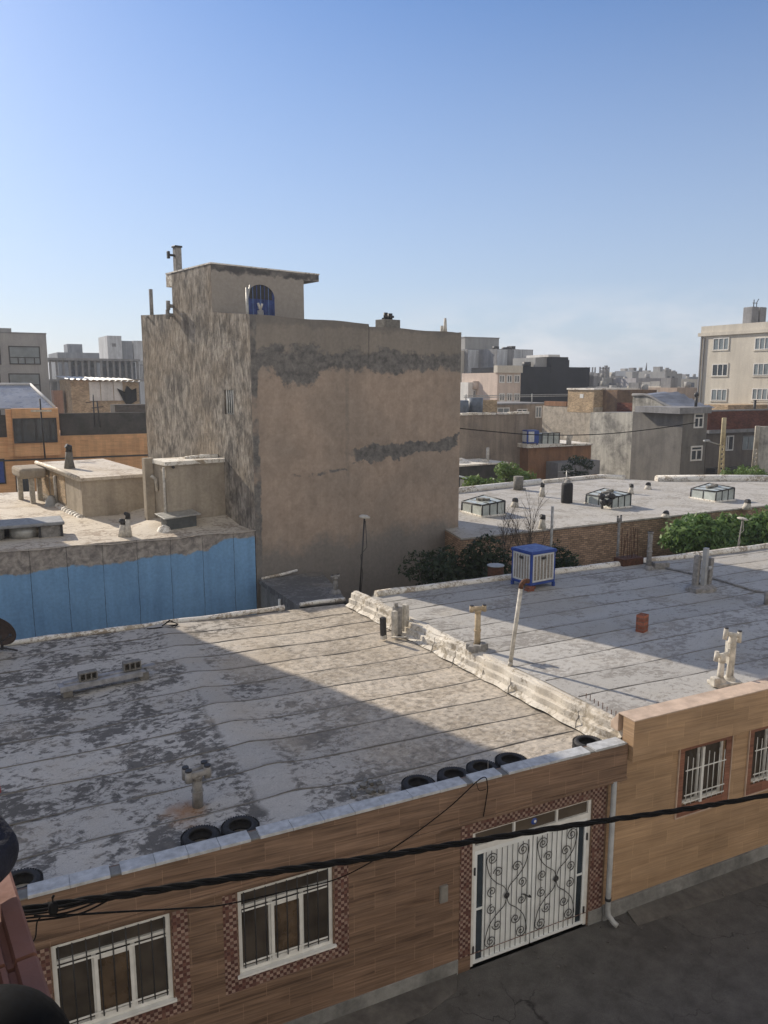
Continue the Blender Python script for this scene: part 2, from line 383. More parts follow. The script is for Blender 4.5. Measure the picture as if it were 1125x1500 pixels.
# ------------------------------------------------------------------ brown tiled house in front
HX, HY = 4.8, 10.30
house = thing('tiled_house', 'low house clad in brown banded tile with white double gate and flat patchy roof', 'house', (HX,HY,0))
def hx(x): return x-HX
XL, XR = -7., 9.68       # street wall
YW = .14                 # wall plane (local): the band above stands 14 cm proud
GATE = (6.68, 9.32, .0, 2.66)
WIN = [(-.07,1.52,1.40,2.80), (2.52,4.06,1.42,2.82)]
mb = MB()
mb.wall(hx(XL), hx(XR), .0, 2.97, YW, [(hx(a),hx(b),c,d) for a,b,c,d in WIN]+[(hx(GATE[0]),hx(GATE[1]),.0,2.66)], .16)
mb.quad((hx(XL),YW,.3),(hx(XL),YW,2.97),(hx(XL),12.1,2.97),(hx(XL),12.1,.3))
mb.build('wall', M_brown, house)
mb = MB()                                             # body behind the skin, carries the roof
mb.prism([(hx(XL)+.01,.33),(hx(XR),.33),(hx(9.1),11.95),(hx(XL)+.01,11.95)], 0, 3.3)
mb.build('inner_wall', M_cement, house)
mb = MB(); mb.box(hx(XL),hx(GATE[0]-.26),YW-.02,YW+.12,.0,.3); mb.box(hx(GATE[1]+.02),hx(XR),YW-.02,YW+.12,0,.3)
mb.build('plinth', M_cement, house, bevel=.008)
mb = MB(); mb.box(hx(XL),hx(10.0),0,.26,2.97,3.70)
mb.box(hx(XL),hx(10.0),-.025,0,2.97,3.03)
mb.build('fascia_band', M_brown, house, bevel=.006)
# coping of white blocks with dark gaps
mb = MB(); x = XL; rnd = random.Random(3)
gaps = [ -.36, 1.0, 2.33, 4.62, 6.44, 7.28, 9.35]
def cop(px): return ony(px[0], px[1], 10.3).x
edges = sorted([cop(p) for p in [(32,1315),(170,1278),(374,1215),(688,1141),(740,1125),(868,1097)]])
cuts = [(XL, None)]
x = XL
for e in edges+[9.98]:
    # blocks of 35-55 cm up to the next wide gap
    L = e-.07-x; k = max(1, round(L/.5))
    for i in range(k):
        a = x+L*i/k; b = x+L*(i+1)/k-.003-rnd.random()*.004
        mb.box(hx(a), hx(b), -.03, .235, 3.70, 3.745+rnd.random()*.006, 0, TR(z=0, rz=rnd.uniform(-.0016,.0016)))
    x = e+.07
mb.build('coping', M_coping, house, bevel=.004)
mb = MB(); mb.box(hx(XL),hx(9.97),.0,.2,3.69,3.715); mb.build('coping_bed', M_cement, house)
# roof sheet: laps across the slope, a fold down the middle, settled and wavy
def fold_x(y): return 3.42+.055*max(0, 16.84-y)*1.6 if y < 16.84 else 3.45
def rz_near(x, y):
    f = fold_x(y); d = x-f
    z = 3.5+.04*math.exp(-(d/.35)**2)-.012*min(abs(d), 4)-(.035 if d > 0 else 0)*min(1, abs(d))
    return z+.012*math.sin(x*1.7+y*.6)+.010*math.sin(x*.7-y*2.1)
def seam_y(k, x): return 11.62+.02+k*1.045+.018*math.sin(x*.9+k*2.1)+.012*math.sin(x*2.3+k)-.25*(x-9.5)*.02
def curb_x(y): return 9.95+(y-11.1)*(-.082)
mb = MB(); nx, ny = 84, 110; y0, y1 = 10.52, 22.15
vs = []
for j in range(ny+1):
    y = y0+(y1-y0)*j/ny
    for i in range(nx+1):
        x = -6.9+(curb_x(y)+.05+6.9)*i/nx
        kk = (y-seam_y(0, x))/1.045; fr = kk-math.floor(kk)
        vs.append((hx(x), y-HY, rz_near(x, y)-.012*(1-fr) if 0 < fr else rz_near(x, y)))
fs = [(j*(nx+1)+i, j*(nx+1)+i+1, (j+1)*(nx+1)+i+1, (j+1)*(nx+1)+i) for j in range(ny) for i in range(nx)]
mb.add(vs, fs, 0, None, True)
for k in range(-1, 11):
    pts = []
    x = -6.9
    while x < 12:
        y = seam_y(k, x)
        if y > 22.05 or y < 10.6: break
        if x > curb_x(y)+.0: break
        pts.append((hx(x), y-HY, rz_near(x, y)+.000)); x += .22
    if len(pts) > 4:
        # the lap runs on up the side of the party kerb
        lx, ly, lz = pts[-1]
        pts += [(lx+.05, ly+.02, lz+.06), (lx+.085, ly+.05, lz+.17), (lx+.16, ly+.08, lz+.21), (lx+.17, ly+.10, lz+.36)]
        mb.tube(pts, [.010+.004*math.sin(i*1.3+k) for i in range(len(pts))], 6, 1)
mb.build('roof_sheet', [M_near_roof, M_seam], house)
# low rear kerb of the roof
mb = MB(); pts = []
for i in range(28):
    x = -6.9+i*.52
    if x < 7.45: pts.append((hx(x), 22.2-HY+.02*math.sin(i), 3.50))
mb.tube(pts, [.08+.012*math.sin(i*1.9) for i in range(len(pts))], 8)
mb.build('rear_kerb', M_flash, house)

def tile_surround(par, x0, x1, z0, z1, holes, y):
    mb = MB(); mb.wall(x0, x1, z0, z1, y, holes, .02); return mb.build('tile_surround', M_mosaic, par)
tile_surround(house, hx(2.29), hx(4.33), 1.15, 2.83, [(hx(2.50),hx(4.08),1.40,2.83)], YW-.008)
tile_surround(house, hx(-.32), hx(1.77), 1.12, 2.81, [(hx(-.09),hx(1.54),1.38,2.81)], YW-.008)
tile_surround(house, hx(6.43), hx(9.64), .30, 2.96, [(hx(6.66),hx(9.34),.30,2.68)], YW-.008)
def barred_window(x0, x1, z0, z1):
    fr = slab_window(house, hx(x0), hx(x1), z0, z1, YW+.10, (.335,.665), z1-.30, .06, M_white, M_browng, .07)
    fr['label'] = 'barred window in white frame'; fr.name = 'window'
    w = x1-x0
    s = MB()                                       # the middle sash stands proud
    a, b = hx(x0+w*.335), hx(x0+w*.665)
    s.box(a,b,YW+.0,YW+.025,z0+.08,z0+.13); s.box(a,b,YW+.0,YW+.025,z1-.40,z1-.35); s.box(a,a+.05,YW,YW+.025,z0+.13,z1-.40); s.box(b-.05,b,YW,YW+.025,z0+.13,z1-.40)
    s.build('sash', M_white, fr)
    c = MB(); c.box(hx(x0+w*.36),hx(x0+w*.64),YW+.045,YW+.05,z0+.13,z1-.42); c.build('curtain', M_curtain, fr)
    g = MB()
    n = 9
    for i in range(n):
        x = hx(x0+.09+(w-.18)*i/(n-1)); g.tube([(x,YW-.015,z0+.10),(x,YW-.015,z1-.02)], .010, 5)
    for zz in (z0+.17, z1-.33): g.box(hx(x0+.06),hx(x1-.06),YW-.012,YW-.006,zz-.014,zz+.014, 1)
    g.build('bars', [M_iron, M_white], fr)
    s = MB(); s.box(hx(x0-.04),hx(x1+.04),YW-.05,YW+.10,z0-.035,z0+.002); s.build('sill', M_white, fr)
for w in WIN: barred_window(*w)

# gate
def spiral(cx, cz, r0, a0, turns, sgn, n=26):
    """curl ending in a tight coil, in the plane of the gate"""
    out = []
    for i in range(n+1):
        t = i/n; r = r0*(1-.86*t); w = a0+sgn*2*math.pi*turns*t
        out.append((cx+r*math.cos(w), cz+r*math.sin(w)))
    return out
def scroll_arm(sx, sz, x, z, L=.62):
    """one S-shaped arm from the rosette at (x, z) outwards to (sx, sz)"""
    strokes = []
    p = [Vector((0,0)), Vector((sx*.05,sz*.17)), Vector((sx*.22,sz*.31)), Vector((sx*.37,sz*.50)), Vector((sx*.44,sz*.78))]
    main = []
    for i in range(len(p)-1):
        a, b, c, d = p[max(i-1,0)], p[i], p[i+1], p[min(i+2,len(p)-1)]
        for k in range(6):
            t = k/6; main.append(.5*((2*b)+(c-a)*t+(2*a-5*b+4*c-d)*t*t+(3*b-a-3*c+d)*t**3))
    end = p[-1]
    c = (end.x-sx*.125, end.y)
    sp = spiral(c[0], c[1], .125, 0 if sx > 0 else math.pi, 1.7, sz*sx)
    strokes.append([(x+q[0], z+q[1]) for q in [(v.x, v.y) for v in main]+sp])
    for (ox, oz, r, a0, sg) in ((.31,.17,.105,-.5*math.pi,1),(.19,.50,.105,0,1)):
        q = spiral(sx*ox, sz*oz, r, a0*sz if sx > 0 else math.pi-a0*sz, 1.5, sg*sx*sz)
        strokes.append([(x+u, z+v) for u, v in q])
    return strokes
gx0, gx1, gz1 = hx(GATE[0]), hx(GATE[1]), 2.66
gt = MB(); fw = .07; yb = YW+.03
gt.box(gx0,gx0+fw,yb,yb+.09,.02,gz1); gt.box(gx1-fw,gx1,yb,yb+.09,.02,gz1); gt.box(gx0+fw,gx1-fw,yb+.001,yb+.085,gz1-.035,gz1); gt.box(gx0+fw,gx1-fw,yb+.001,yb+.085,2.28,2.38)
for k in (.34,.70): gt.box(gx0+(gx1-gx0)*k-.02,gx0+(gx1-gx0)*k+.02,yb+.002,yb+.08,2.38,gz1-.035)
gate = gt.build('gate', M_white, house); gate['label'] = 'white double gate with black wrought scrollwork'
p = MB(); p.box(gx0+fw*.5,gx1-fw*.5,yb+.045,yb+.055,2.36,gz1-.02); p.build('transom_pane', plain('bronze_transom_panel', (.095,.075,.055), .4, var=.25, scale=2.), gate)
p = MB(); p.lathe([(.0,.014),(.05,.013),(.065,.0)], 20, 0, TR(gx0+1.36,yb+.045,2.50,rx=R(90))); p.lathe([(0,.017),(.028,.016)], 14, 1, TR(gx0+1.37,yb+.044,2.505,rx=R(90)))
p.build('blue_badge', [M_bluepaint, M_coolwhite], gate)
gm = (gx0+gx1)/2
for side in (0, 1):
    a, b = (gx0+fw, gm-.014) if side == 0 else (gm+.014, gx1-fw)
    lf = MB(); y2 = yb+.005
    lf.box(a,a+.055,y2,y2+.05,.05,2.28); lf.box(b-.055,b,y2,y2+.05,.05,2.28); lf.box(a+.055,b-.055,y2+.001,y2+.048,.05,.11); lf.box(a+.055,b-.055,y2+.001,y2+.048,2.20,2.28)
    # sheet panel, and the dark glazed strip on the hinge side
    s0, s1 = (a+.055+.16, b-.055) if side == 0 else (a+.055, b-.055-.16)
    lf.box(s0,s1,y2+.022,y2+.032,.11,2.20)
    q = (s0-.02, s0) if side == 0 else (s1, s1+.02)
    lf.box(q[0],q[1],y2+.004,y2+.044,.11,2.20)
    g0, g1 = (a+.055, s0-.02) if side == 0 else (s1+.02, b-.055)
    lf.box(g0,g1,y2+.012,y2+.04,1.1,1.14)
    leaf = lf.build('gate_leaf', M_gatewhite, house)
    g = MB(); g.box(g0,g1,y2+.024,y2+.03,.11,2.20); g.build('glass_strip', M_dglass, leaf)
    g = MB(); n = 9
    for i in range(n):
        x = s0+.03+(s1-s0-.06)*i/(n-1); g.box(x-.0032,x+.0032,y2-.0,y2+.010,.11,2.20)
    g.build('rail_bars', M_iron, leaf)
    g = MB(); cx, cz = (s0+s1)/2, 1.22
    for sx in (-1, 1):
        for sz in (-1, 1):
            for st in scroll_arm(sx*1.05, sz*1.05, cx, cz): g.tube([(u, y2-.013, v) for u, v in st], .0078, 5)
    for i in range(8):
        w = i*math.pi/4; g.lathe([(0,.014),(.02,.01),(.03,0)], 8, 0, TR(cx+.034*math.cos(w), y2-.012, cz+.034*math.sin(w), rx=R(90)))
    g.lathe([(0,.03),(.022,.022),(.036,0)], 12, 0, TR(cx, y2-.012, cz, rx=R(90)))
    g.build('scrollwork', M_iron, leaf)
    if side == 0:
        g = MB(); g.tube([(b-.03,y2-.0,1.06),(b-.03,y2-.06,1.06),(b-.09,y2-.075,1.09),(b-.17,y2-.07,1.16),(b-.21,y2-.05,1.17)], .013, 6); g.build('handle', M_iron, leaf)
    for zz in (.35,1.9):
        xx = a+.0 if side == 0 else b
        MB().tube([(xx,y2-.012,zz-.07),(xx,y2-.012,zz+.07)], .018, 8).build('hinge', M_iron, leaf)
p = MB(); p.box(hx(6.02),hx(6.17),YW-.05,YW-.001,1.55,1.86); p.box(hx(6.035),hx(6.155),YW-.056,YW-.05,1.57,1.84, 0); p.build('doorbell_box', plain('grey_intercom', (.22,.21,.19), .5), house, bevel=.008)

# ------------------------------------------------------------------ kerb between the two roofs
M_kerb = membrane('peeling_kerb_paint', (.62,.58,.51), (.33,.29,.23), (.50,.44,.35), patch=.66, scale=1.2)
kerb = thing('parapet_kerb', 'flaking white painted kerb dividing the two flat roofs', 'parapet', (9.7,16.4,3.4))
mb = MB(); n = 90; prof_n = 7; vs = []; rnd = random.Random(9)
for i in range(n+1):
    y = 10.58+(21.75-10.58)*i/n; xb = curb_x(y)+.02*math.sin(i*.9)
    wv = lambda a: .006*math.sin(i*.5+a)+rnd.uniform(-.0012,.0012)
    dip = -.10*math.exp(-((y-17.1)/.45)**2)
    lp_ = .003*(1 if math.sin(y*6.01) > .2 else 0); pr = [(-.07,3.455),(-.01,3.50),(.055,3.53),(.06+lp_,3.66),(.07,3.675),(.125,3.69),(.135+lp_,3.83+dip),(.15,3.85+dip),(.215,3.86+dip*.8),(.225,3.895+dip*.8),(.33,3.90),(.40,3.87)]
    for k, (dx, z) in enumerate(pr): vs.append((xb+dx+wv(k), y, z+wv(k*2.3)*.6))
m_ = len(pr)
fs = [(i*m_+k, (i+1)*m_+k, (i+1)*m_+k+1, i*m_+k+1) for i in range(n) for k in range(m_-1)]
fs = [f[::-1] for f in fs]
mb.add(vs, fs, 0, None, False); mb.build('flashing', M_kerb, kerb, world=True)
mb = MB(); mb.prism([(curb_x(10.6)+.22,10.55),(curb_x(10.6)+.36,10.55),(curb_x(21.7)+.36,21.72),(curb_x(21.7)+.22,21.72)], 3.2, 3.75); mb.build('masonry_core', M_cement, kerb, world=True)
mb = MB()
for i in range(9):
    x = curb_x(10.75)+.24+i*.012; mb.box(x, x+.012, 10.78+i*.14, 10.79+i*.14, 3.92, 4.03+.02*math.sin(i*2))
mb.build('reinforcing_stub', M_rust, kerb, world=True)

# ------------------------------------------------------------------ ochre house to its right
OX, OY = 14., 10.20
och = thing('ochre_tiled_house', 'low house clad in ochre tile with a wide flat grey roof and beige coping', 'house', (OX,OY,0))
def ox(x): return x-OX
OW = [(11.63,12.80,1.93,3.13),(13.62,14.80,1.93,3.13),(16.4,17.6,1.93,3.13)]
mb = MB(); mb.wall(ox(9.69), ox(32), .32, 3.34, .24, [(ox(a),ox(b),c,d) for a,b,c,d in OW], .14); mb.build('wall', M_ochre, och)
mb = MB(); mb.prism([(ox(9.72),.42),(ox(32),.42),(ox(32),10.6),(ox(9.72),10.75)], 0, 3.3); mb.build('inner_wall', M_cement, och)
mb = MB(); mb.box(ox(9.70),ox(32),.19,.34,0,.33); mb.build('plinth', M_cement, och, bevel=.01)
mb = MB(); mb.box(ox(10.03),ox(32),0,.30,3.34,4.16); mb.build('fascia_band', M_ochre, och, bevel=.006)
mb = MB(); mb.box(ox(10.02),ox(32),-.012,.42,4.16,4.185); mb.prism([(ox(10.02),.42),(ox(32),.42),(ox(32),.62),(ox(10.02),.62)], 3.8, [4.185,4.185,3.93,3.93]); mb.build('coping', M_ochretop, och, bevel=.005)
for a, b, c, d in OW:
    t = MB(); e = .17
    t.wall(ox(a-e), ox(b+e), c-e-.05, d+.12, .225, [(ox(a),ox(b),c,d)], .03); ts = t.build('stone_surround', M_redstone, och)
    t = MB()
    for q in ((a-e,a-e+.022,c-e-.05,d+.12),(b+e-.022,b+e,c-e-.05,d+.12),(a-e,b+e,c-e-.072,c-e-.05)): t.box(ox(q[0]),ox(q[1]),.205,.238,q[2],q[3])
    t.build('edge_strip', M_ochretop, ts)
    fr = slab_window(och, ox(a), ox(b), c, d, .36, (.42,), None, .05, M_white, M_browng, .05); fr.name = 'window'
    g = MB(); w = b-a
    for i in range(8):
        x = ox(a+.07+(w-.14)*i/7); g.tube([(x,.20,c+.03),(x,.20,d-.12-.06*(i%2))], .009, 5)
    for zz in (c+.08, c+.24, d-.42): g.box(ox(a+.02),ox(b-.02),.192,.2,zz-.012,zz+.012)
    g.box(ox(a+w*.42-.03),ox(a+w*.42+.03),.19,.235,c,d)
    g.build('bars', M_white, fr)
def rz_r(x, y): return 3.9+.012*math.sin(x*.8+y*.5)+.012*math.sin(x*.33-y*1.1)
def rseam(k, x): return 11.0+k*1.02+.03*math.sin(x*.6+k*1.7)+.02*math.sin(x*1.7+k)
mb = MB(); nx, ny = 80, 100; vs = []
for j in range(ny+1):
    y = 10.75+(20.95-10.75)*j/ny; xa = curb_x(y)+.30
    for i in range(nx+1):
        x = xa+(31.9-xa)*i/nx; kk = (y-rseam(0, x))/1.02; fr_ = kk-math.floor(kk)
        vs.append((ox(x), y-OY, rz_r(x, y)-.010*(1-fr_)))
fs = [(j*(nx+1)+i, j*(nx+1)+i+1, (j+1)*(nx+1)+i+1, (j+1)*(nx+1)+i) for j in range(ny) for i in range(nx)]
mb.add(vs, fs, 0, None, True)
for k in range(0, 10):
    pts = []; x = curb_x(rseam(k, 10))+.36
    while x < 31.8: pts.append((ox(x), rseam(k, x)-OY, rz_r(x, rseam(k, x))-.004)); x += .3
    mb.tube(pts, [.012+.005*math.sin(i*1.7+k) for i in range(len(pts))], 6, 1)
mb.build('roof_sheet', [M_right_roof, M_seam], och)
mb = MB(); pts = [(ox(9.7+i*.7), 20.98-OY-.012*i+.015*math.sin(i*1.3), 3.93) for i in range(32)]
mb.tube(pts, [.13+.012*math.sin(i*2.1) for i in range(len(pts))], 8); mb.build('rear_kerb', M_flash, och)
mb = MB(); mb.box(ox(9.7),ox(32),10.7,11.0,0,3.86); mb.build('rear_wall', M_cement, och)
mb = MB(); mb.tube([(ox(20.2),20.6-OY,3.93),(ox(20.6),18.6-OY,3.94),(ox(20.7),17.6-OY,3.94),(ox(20.6),16.2-OY,3.94),(ox(21.5),14.8-OY,3.94)], .035, 7); mb.build('conduit', M_pipe_grey, och)
# drainpipe by the gate, fixed to the ochre house
d = MB(); y = 10.30-OY
d.tube([(ox(9.70),y,3.0),(ox(9.70),y,.34),(ox(9.70),y-.03,.22),(ox(9.74),y-.14,.12),(ox(9.78),y-.2,.08)], .052, 12)
for zz in (2.25,.55): d.tube([(ox(9.70),y,zz-.03),(ox(9.70),y,zz+.03)], .062, 12, 1)
d.build('drainpipe', [M_pvc, M_iron], och)
# ------------------------------------------------------------------ what lies and stands on the two near roofs
def tyre_mb(R0=.29, w=.19):
    r = R0
    pr = [(.17,.03),(.185,.0),(.24,-.006),(r-.03,.012),(r-.006,.04),(r,.07),(r-.004,w*.5),(r,w-.07),(r-.006,w-.04),(r-.03,w-.012),(.24,w+.006),(.185,w),(.17,w-.03),(.19,w-.02),(.21,w*.5),(.19,.02),(.17,.03)]
    mb = MB(); mb.lathe(pr, 40)
    for j in range(44):                                  # tread blocks round the shoulder
        w_ = 2*math.pi*j/44
        for zz in (w*.25, w*.75): mb.box(-.012,.012,r-.004,r+.008,zz-.03,zz+.03,0,TR(rz=w_+(.05 if zz > w*.5 else 0)))
    return mb
tspots = [((30,1303),'tyre half hidden behind the parapet beside the terracotta ledge'),((294,1228),'left tyre of the touching pair behind the parapet above the middle barred window'),
 ((352,1213),'right tyre of the touching pair behind the parapet above the middle barred window'),((613,1143),'tyre at the shaded end of the parapet row of four over the gate'),
 ((665,1130),'second tyre from the shaded end in the parapet row of four over the gate'),((707,1121),'third tyre from the shaded end in the parapet row of four over the gate'),((749,1111),'tyre mostly sunk behind the parapet at the sunny end of the row of four'),((862,1082),'lone sunlit tyre in the roof corner beside the white kerb')]
ty0 = None
for i, (p, lab) in enumerate(tspots):
    q = onz(p[0], p[1], 3.68); y = max(q.y, 10.87); 
    loc = (ony(p[0], p[1], y).x, y, rz_near(q.x, y)-.01)
    if ty0 is None:
        ty0 = solo('tyre', lab, 'tyre', tyre_mb(), M_rubber, loc, .3, 'old tyres lying behind the street parapet')
    else: dup(ty0, loc, i*1.1, lab)
# concrete blocks carrying a plank
p0, p1 = onz(88,1018,3.5), onz(213,992,3.5)
ang = math.atan2(p1.y-p0.y, p1.x-p0.x); L = (p1-p0).length
def hollow(L=.36, w=.19, h=.19, cells=3):
    mb = MB(); t = .028; cw = (L-t*(cells+1))/cells
    mb.box(-L/2,L/2,-w/2,w/2,0,t); mb.box(-L/2,L/2,-w/2,w/2,h-t,h)
    for i in range(cells+1):
        x = -L/2+i*(cw+t); mb.box(x,x+t,-w/2,w/2,t,h-t)
    mb.box(-L/2+t,L/2-t,w/2-.03,w/2-.01,t,h-t)
    return mb
mid = (p0+p1)/2
def along(s, off=0., z=3.5): return (p0.x+math.cos(ang)*s-math.sin(ang)*off, p0.y+math.sin(ang)*s+math.cos(ang)*off, z)
zb = 3.475
bl = solo('concrete_block', 'dark hollow block under the far-left end of the grey plank', 'block', hollow(.34,.2,.2,2), M_concblock, along(.14,.0,zb), ang+R(90), 'hollow concrete blocks by the plank')
dup(bl, along(L-.05,.02,zb), ang+R(88), 'dark hollow block under the end of the grey plank nearer the sunlight')
pk = MB()
pk.box(-L/2-.02,L/2-.02,-.17,.17,0,.035); pk.box(-L/2+.1,L/2+.28,.02,.19,.036,.06,0,TR(rz=.03))
pk.box(-L/2-.02,L/2-.1,-.19,-.172,-.09,.03,0,TR(rx=-.12))
solo('plank', 'weathered grey plank raised on blocks over the shaded roof', 'plank', pk, M_board, (mid.x,mid.y,zb+.203), ang, bevel=.006)
cb = hollow(.40,.2,.2,3)
b2 = solo('concrete_block', 'hollow block with three holes on the left part of the grey plank', 'block', cb, M_concblock, along(.62,.03,zb+.24), ang, 'hollow concrete blocks by the plank', .005)
b3 = dup(b2, along(1.62,.06,zb+.268), ang-.03, 'hollow block with three holes on the right part of the grey plank')
# vent pipes
def vent_t(h, r, mat, head=True, yaw=0., cap=M_iron, arms=.13, double=False, stub=.12):
    """upright flue with an H-shaped draught head"""
    parts = []
    b = MB(); b.tube([(0,0,-.02),(0,0,h*.55),(0,0,h)], [r*1.12,r,r], 14)
    b.tube([(0,0,h*.46),(0,0,h*.5)], r*1.22, 14); b.tube([(0,0,h-.06),(0,0,h)], r*1.18, 14)
    hd = MB(); cp = MB()
    if head:
        rows = (-.07,.07) if double else (0,)
        for oy in rows:
            z = h+.03
            hd.tube([(-arms*1.35,oy,z),(arms*1.35,oy,z)], r*.68, 10)
            for s in (-1,1):
                x = s*arms*1.35; hd.tube([(x,oy,z-stub),(x,oy,z+stub*.85)], r*.72, 10); cp.tube([(x,oy,z+stub*.86),(x,oy,z+stub*1.15)], r*.66, 10)
        hd.tube([(0,0,h-.10),(0,0,h+.02)], [r*1.05,r*.9], 10)
    return b, hd, cp
def vent(name, label, cat, loc, h, r, mat, yaw, group, base=True, **kw):
    t = thing(name, label, cat, loc, yaw, group)
    b, hd, cp = vent_t(h, r, mat, **kw)
    b.build('pipe', mat, t)
    if hd.v: hd.build('draught_head', mat, t); cp.build('cap', M_iron, t)
    if base:
        c = MB(); rnd = random.Random(len(label)); pr = [(r*2.6,-.03),(r*2.4,.05),(r*1.8,.10),(r*1.2,.15)]
        c.lathe(pr, 14); c.v = [(x*(1+.14*math.sin(i*2.3)),y*(1+.12*math.sin(i*1.7)),z) for i,(x,y,z) in enumerate(c.v)]
        c.build('collar', mat, t)
    return t
GV = 'flue pipes standing on the flat roofs'
q = onz(290,1178,3.5); vent('flue_pipe', 'grey flue with a four-armed head above a rust stain', 'flue', (q.x,q.y,3.48), .56, .085, M_pipe_grey, R(10), GV, double=True, stub=.10, arms=.12, base=False)
q = onz(699,950,3.9); t = vent('flue_pipe', 'single tan flue with a T head on a stone base beside the white kerb', 'flue', (q.x,q.y,3.88), 1.02, .075, plain('tan_flue', (.45,.36,.24), .8, var=.35, scale=7., bump=.3), R(-14), GV, stub=.08, arms=.12)
b = MB(); rnd = random.Random(4)
for i in range(7):
    w = i*.9; b.box(-.10,.10,-.07,.07,-.02,.13+rnd.random()*.08,0,TR(.17*math.cos(w),.15*math.sin(w),0,rz=w*2))
b.build('base_stones', M_pipe_grey, t, bevel=.02)
# leaning pole with a bent top
q = onz(747,975,3.9)
t = thing('standpipe', 'tall leaning white pipe with a rusty bent top next to the kerb', 'pipe', (q.x,q.y,3.88))
pt = at(763,862, (q.x*FW[0]+q.y*FW[1])+.12)-Vector((q.x,q.y,3.88))
mb = MB(); mb.tube([(0,0,0),tuple(pt*.5),tuple(pt)], .05, 12); mb.tube([tuple(pt*.02),tuple(pt*.06)], .058, 12); mb.build('pipe', M_pipe_white, t)
mb = MB(); e = pt.normalized(); mb.tube([tuple(pt), tuple(pt+e*.09), tuple(pt+e*.15+Vector((.05,.0,0))), tuple(pt+e*.165+Vector((.12,.0,0))), tuple(pt+e*.15+Vector((.19,.01,0)))], .058, 12); mb.build('bent_top', M_rust, t)
# cluster by the kerb on the near roof
q = onz(572,932,3.5)
t = thing('flue_cluster', 'cluster of short square flues against the kerb with one black post', 'flue', (q.x,q.y,3.46), 0, GV)
def sq(mb, x, y, h, w=.13, m=0, tilt=0.): mb.box(-w/2,w/2,-w/2,w/2,0,h,m,TR(x,y,0,ry=tilt,rz=.35))
mb = MB(); sq(mb,.13,.02,.74,.13); mb.build('front_flue', M_pipe_white, t, bevel=.012)
mb = MB(); sq(mb,.30,.18,.80,.2); mb.box(.2,.3,.12,.22,.8,.92); mb.build('tall_flue', M_pipe_grey, t, bevel=.012)
mb = MB(); sq(mb,.55,.16,.84,.14); mb.build('white_flue', M_pipe_white, t, bevel=.012)
mb = MB(); sq(mb,-.22,-.02,.62,.13,0,-.05); sq(mb,-.22,-.02,.12,.14,1); mb.build('black_post', [M_iron, M_pipe_white], t, bevel=.008)
mb = MB(); mb.tube([(.0,-.06,.03),(.5,-.3,.03),(1.0,-.52,.04)], .03, 8); mb.build('floor_pipe', M_pipe_white, t)
# group of three on the right roof
q = onz(1027,863,3.9)
t = thing('flue_cluster', 'three tall grey flues fanned out on one cement foot', 'flue', (q.x,q.y,3.88), 0, GV)
mb = MB(); mb.lathe([(.52,-.02),(.5,.1),(.34,.17),(.1,.2)], 18); mb.v = [(x*(1+.1*math.sin(i)),y*.8,z) for i,(x,y,z) in enumerate(mb.v)]; mb.box(-.55,-.3,-.3,0,-.02,.15); mb.build('cement_foot', M_pipe_grey, t, bevel=.02)
mb = MB(); mb.box(-.09,.09,-.09,.09,0,1.12,0,TR(-.22,.05,0,ry=.06,rz=.3)); mb.build('left_flue', M_pipe_grey, t, bevel=.02)
mb = MB(); mb.box(-.08,.08,-.07,.07,0,1.38,0,TR(-.03,-.1,0,ry=.03,rz=.3)); mb.lathe([(.06,0),(.06,.12)],10,0,TR(.06,-.16,.72,ry=R(80))); mb.build('middle_flue', M_pvc, t, bevel=.012)
mb = MB(); mb.box(-.1,.1,-.12,.12,0,1.02,0,TR(.22,0,0,ry=.10,rz=.3)); mb.build('right_flue', M_pipe_grey, t, bevel=.02)
# pair at the ochre coping
q = onz(1062,1000,3.9)
t = thing('flue_pipe', 'cream twin flue with two H-shaped heads on the ochre house coping', 'flue', (q.x,q.y,3.90), R(-10), GV)
mb = MB(); mb.tube([(.08,0,0),(.09,0,.5),(.1,0,1.0)], [.06,.055,.055], 10); mb.box(.03,.19,-.04,.12,.42,.92); mb.tube([(.2,.06,0),(.2,.06,.45)], .05, 10); mb.tube([(.1,0,.9),(.11,0,1.08)], [.085,.07], 12)
mb.build('tall_pipe', M_pipe_white, t, bevel=.006)
hd = MB(); hd.tube([(-.06,0,1.12),(.28,0,1.05)], .05, 10); hd.tube([(-.09,0,1.0),(-.07,0,1.24)], .05, 10); hd.tube([(.28,0,.9),(.28,0,1.14)], .05, 10); hd.build('tall_head', M_pipe_white, t)
mb = MB(); mb.tube([(-.16,-.02,0),(-.14,-.02,.62)], [.075,.062], 10); mb.build('short_pipe', M_pipe_white, t)
hd = MB(); hd.tube([(-.30,-.03,.64),(0,-.03,.68)], .045, 10); hd.tube([(-.31,-.03,.54),(-.29,-.03,.76)], .048, 10); hd.tube([(0,-.03,.62),(0,-.03,.8)], .04, 10); hd.tube([(-.14,-.02,.5),(-.14,-.02,.66)], [.08,.07], 10); hd.build('short_head', M_pipe_white, t)
cp = MB(); cp.tube([(-.07,0,1.24),(-.068,0,1.27)], .046, 10); cp.tube([(.28,0,1.14),(.28,0,1.17)], .046, 10); cp.build('cap', M_iron, t)
mb = MB(); mb.box(-.35,.3,-.2,.16,-.02,.06); mb.box(-.42,-.26,-.18,-.02,0,.2); mb.lathe([(.17,0),(.12,.1),(.08,.16)],10,0,TR(-.16,-.02,0)); mb.lathe([(.17,0),(.12,.1),(.07,.16)],10,0,TR(.12,.02,0)); mb.build('foot', M_pipe_white, t, bevel=.02)
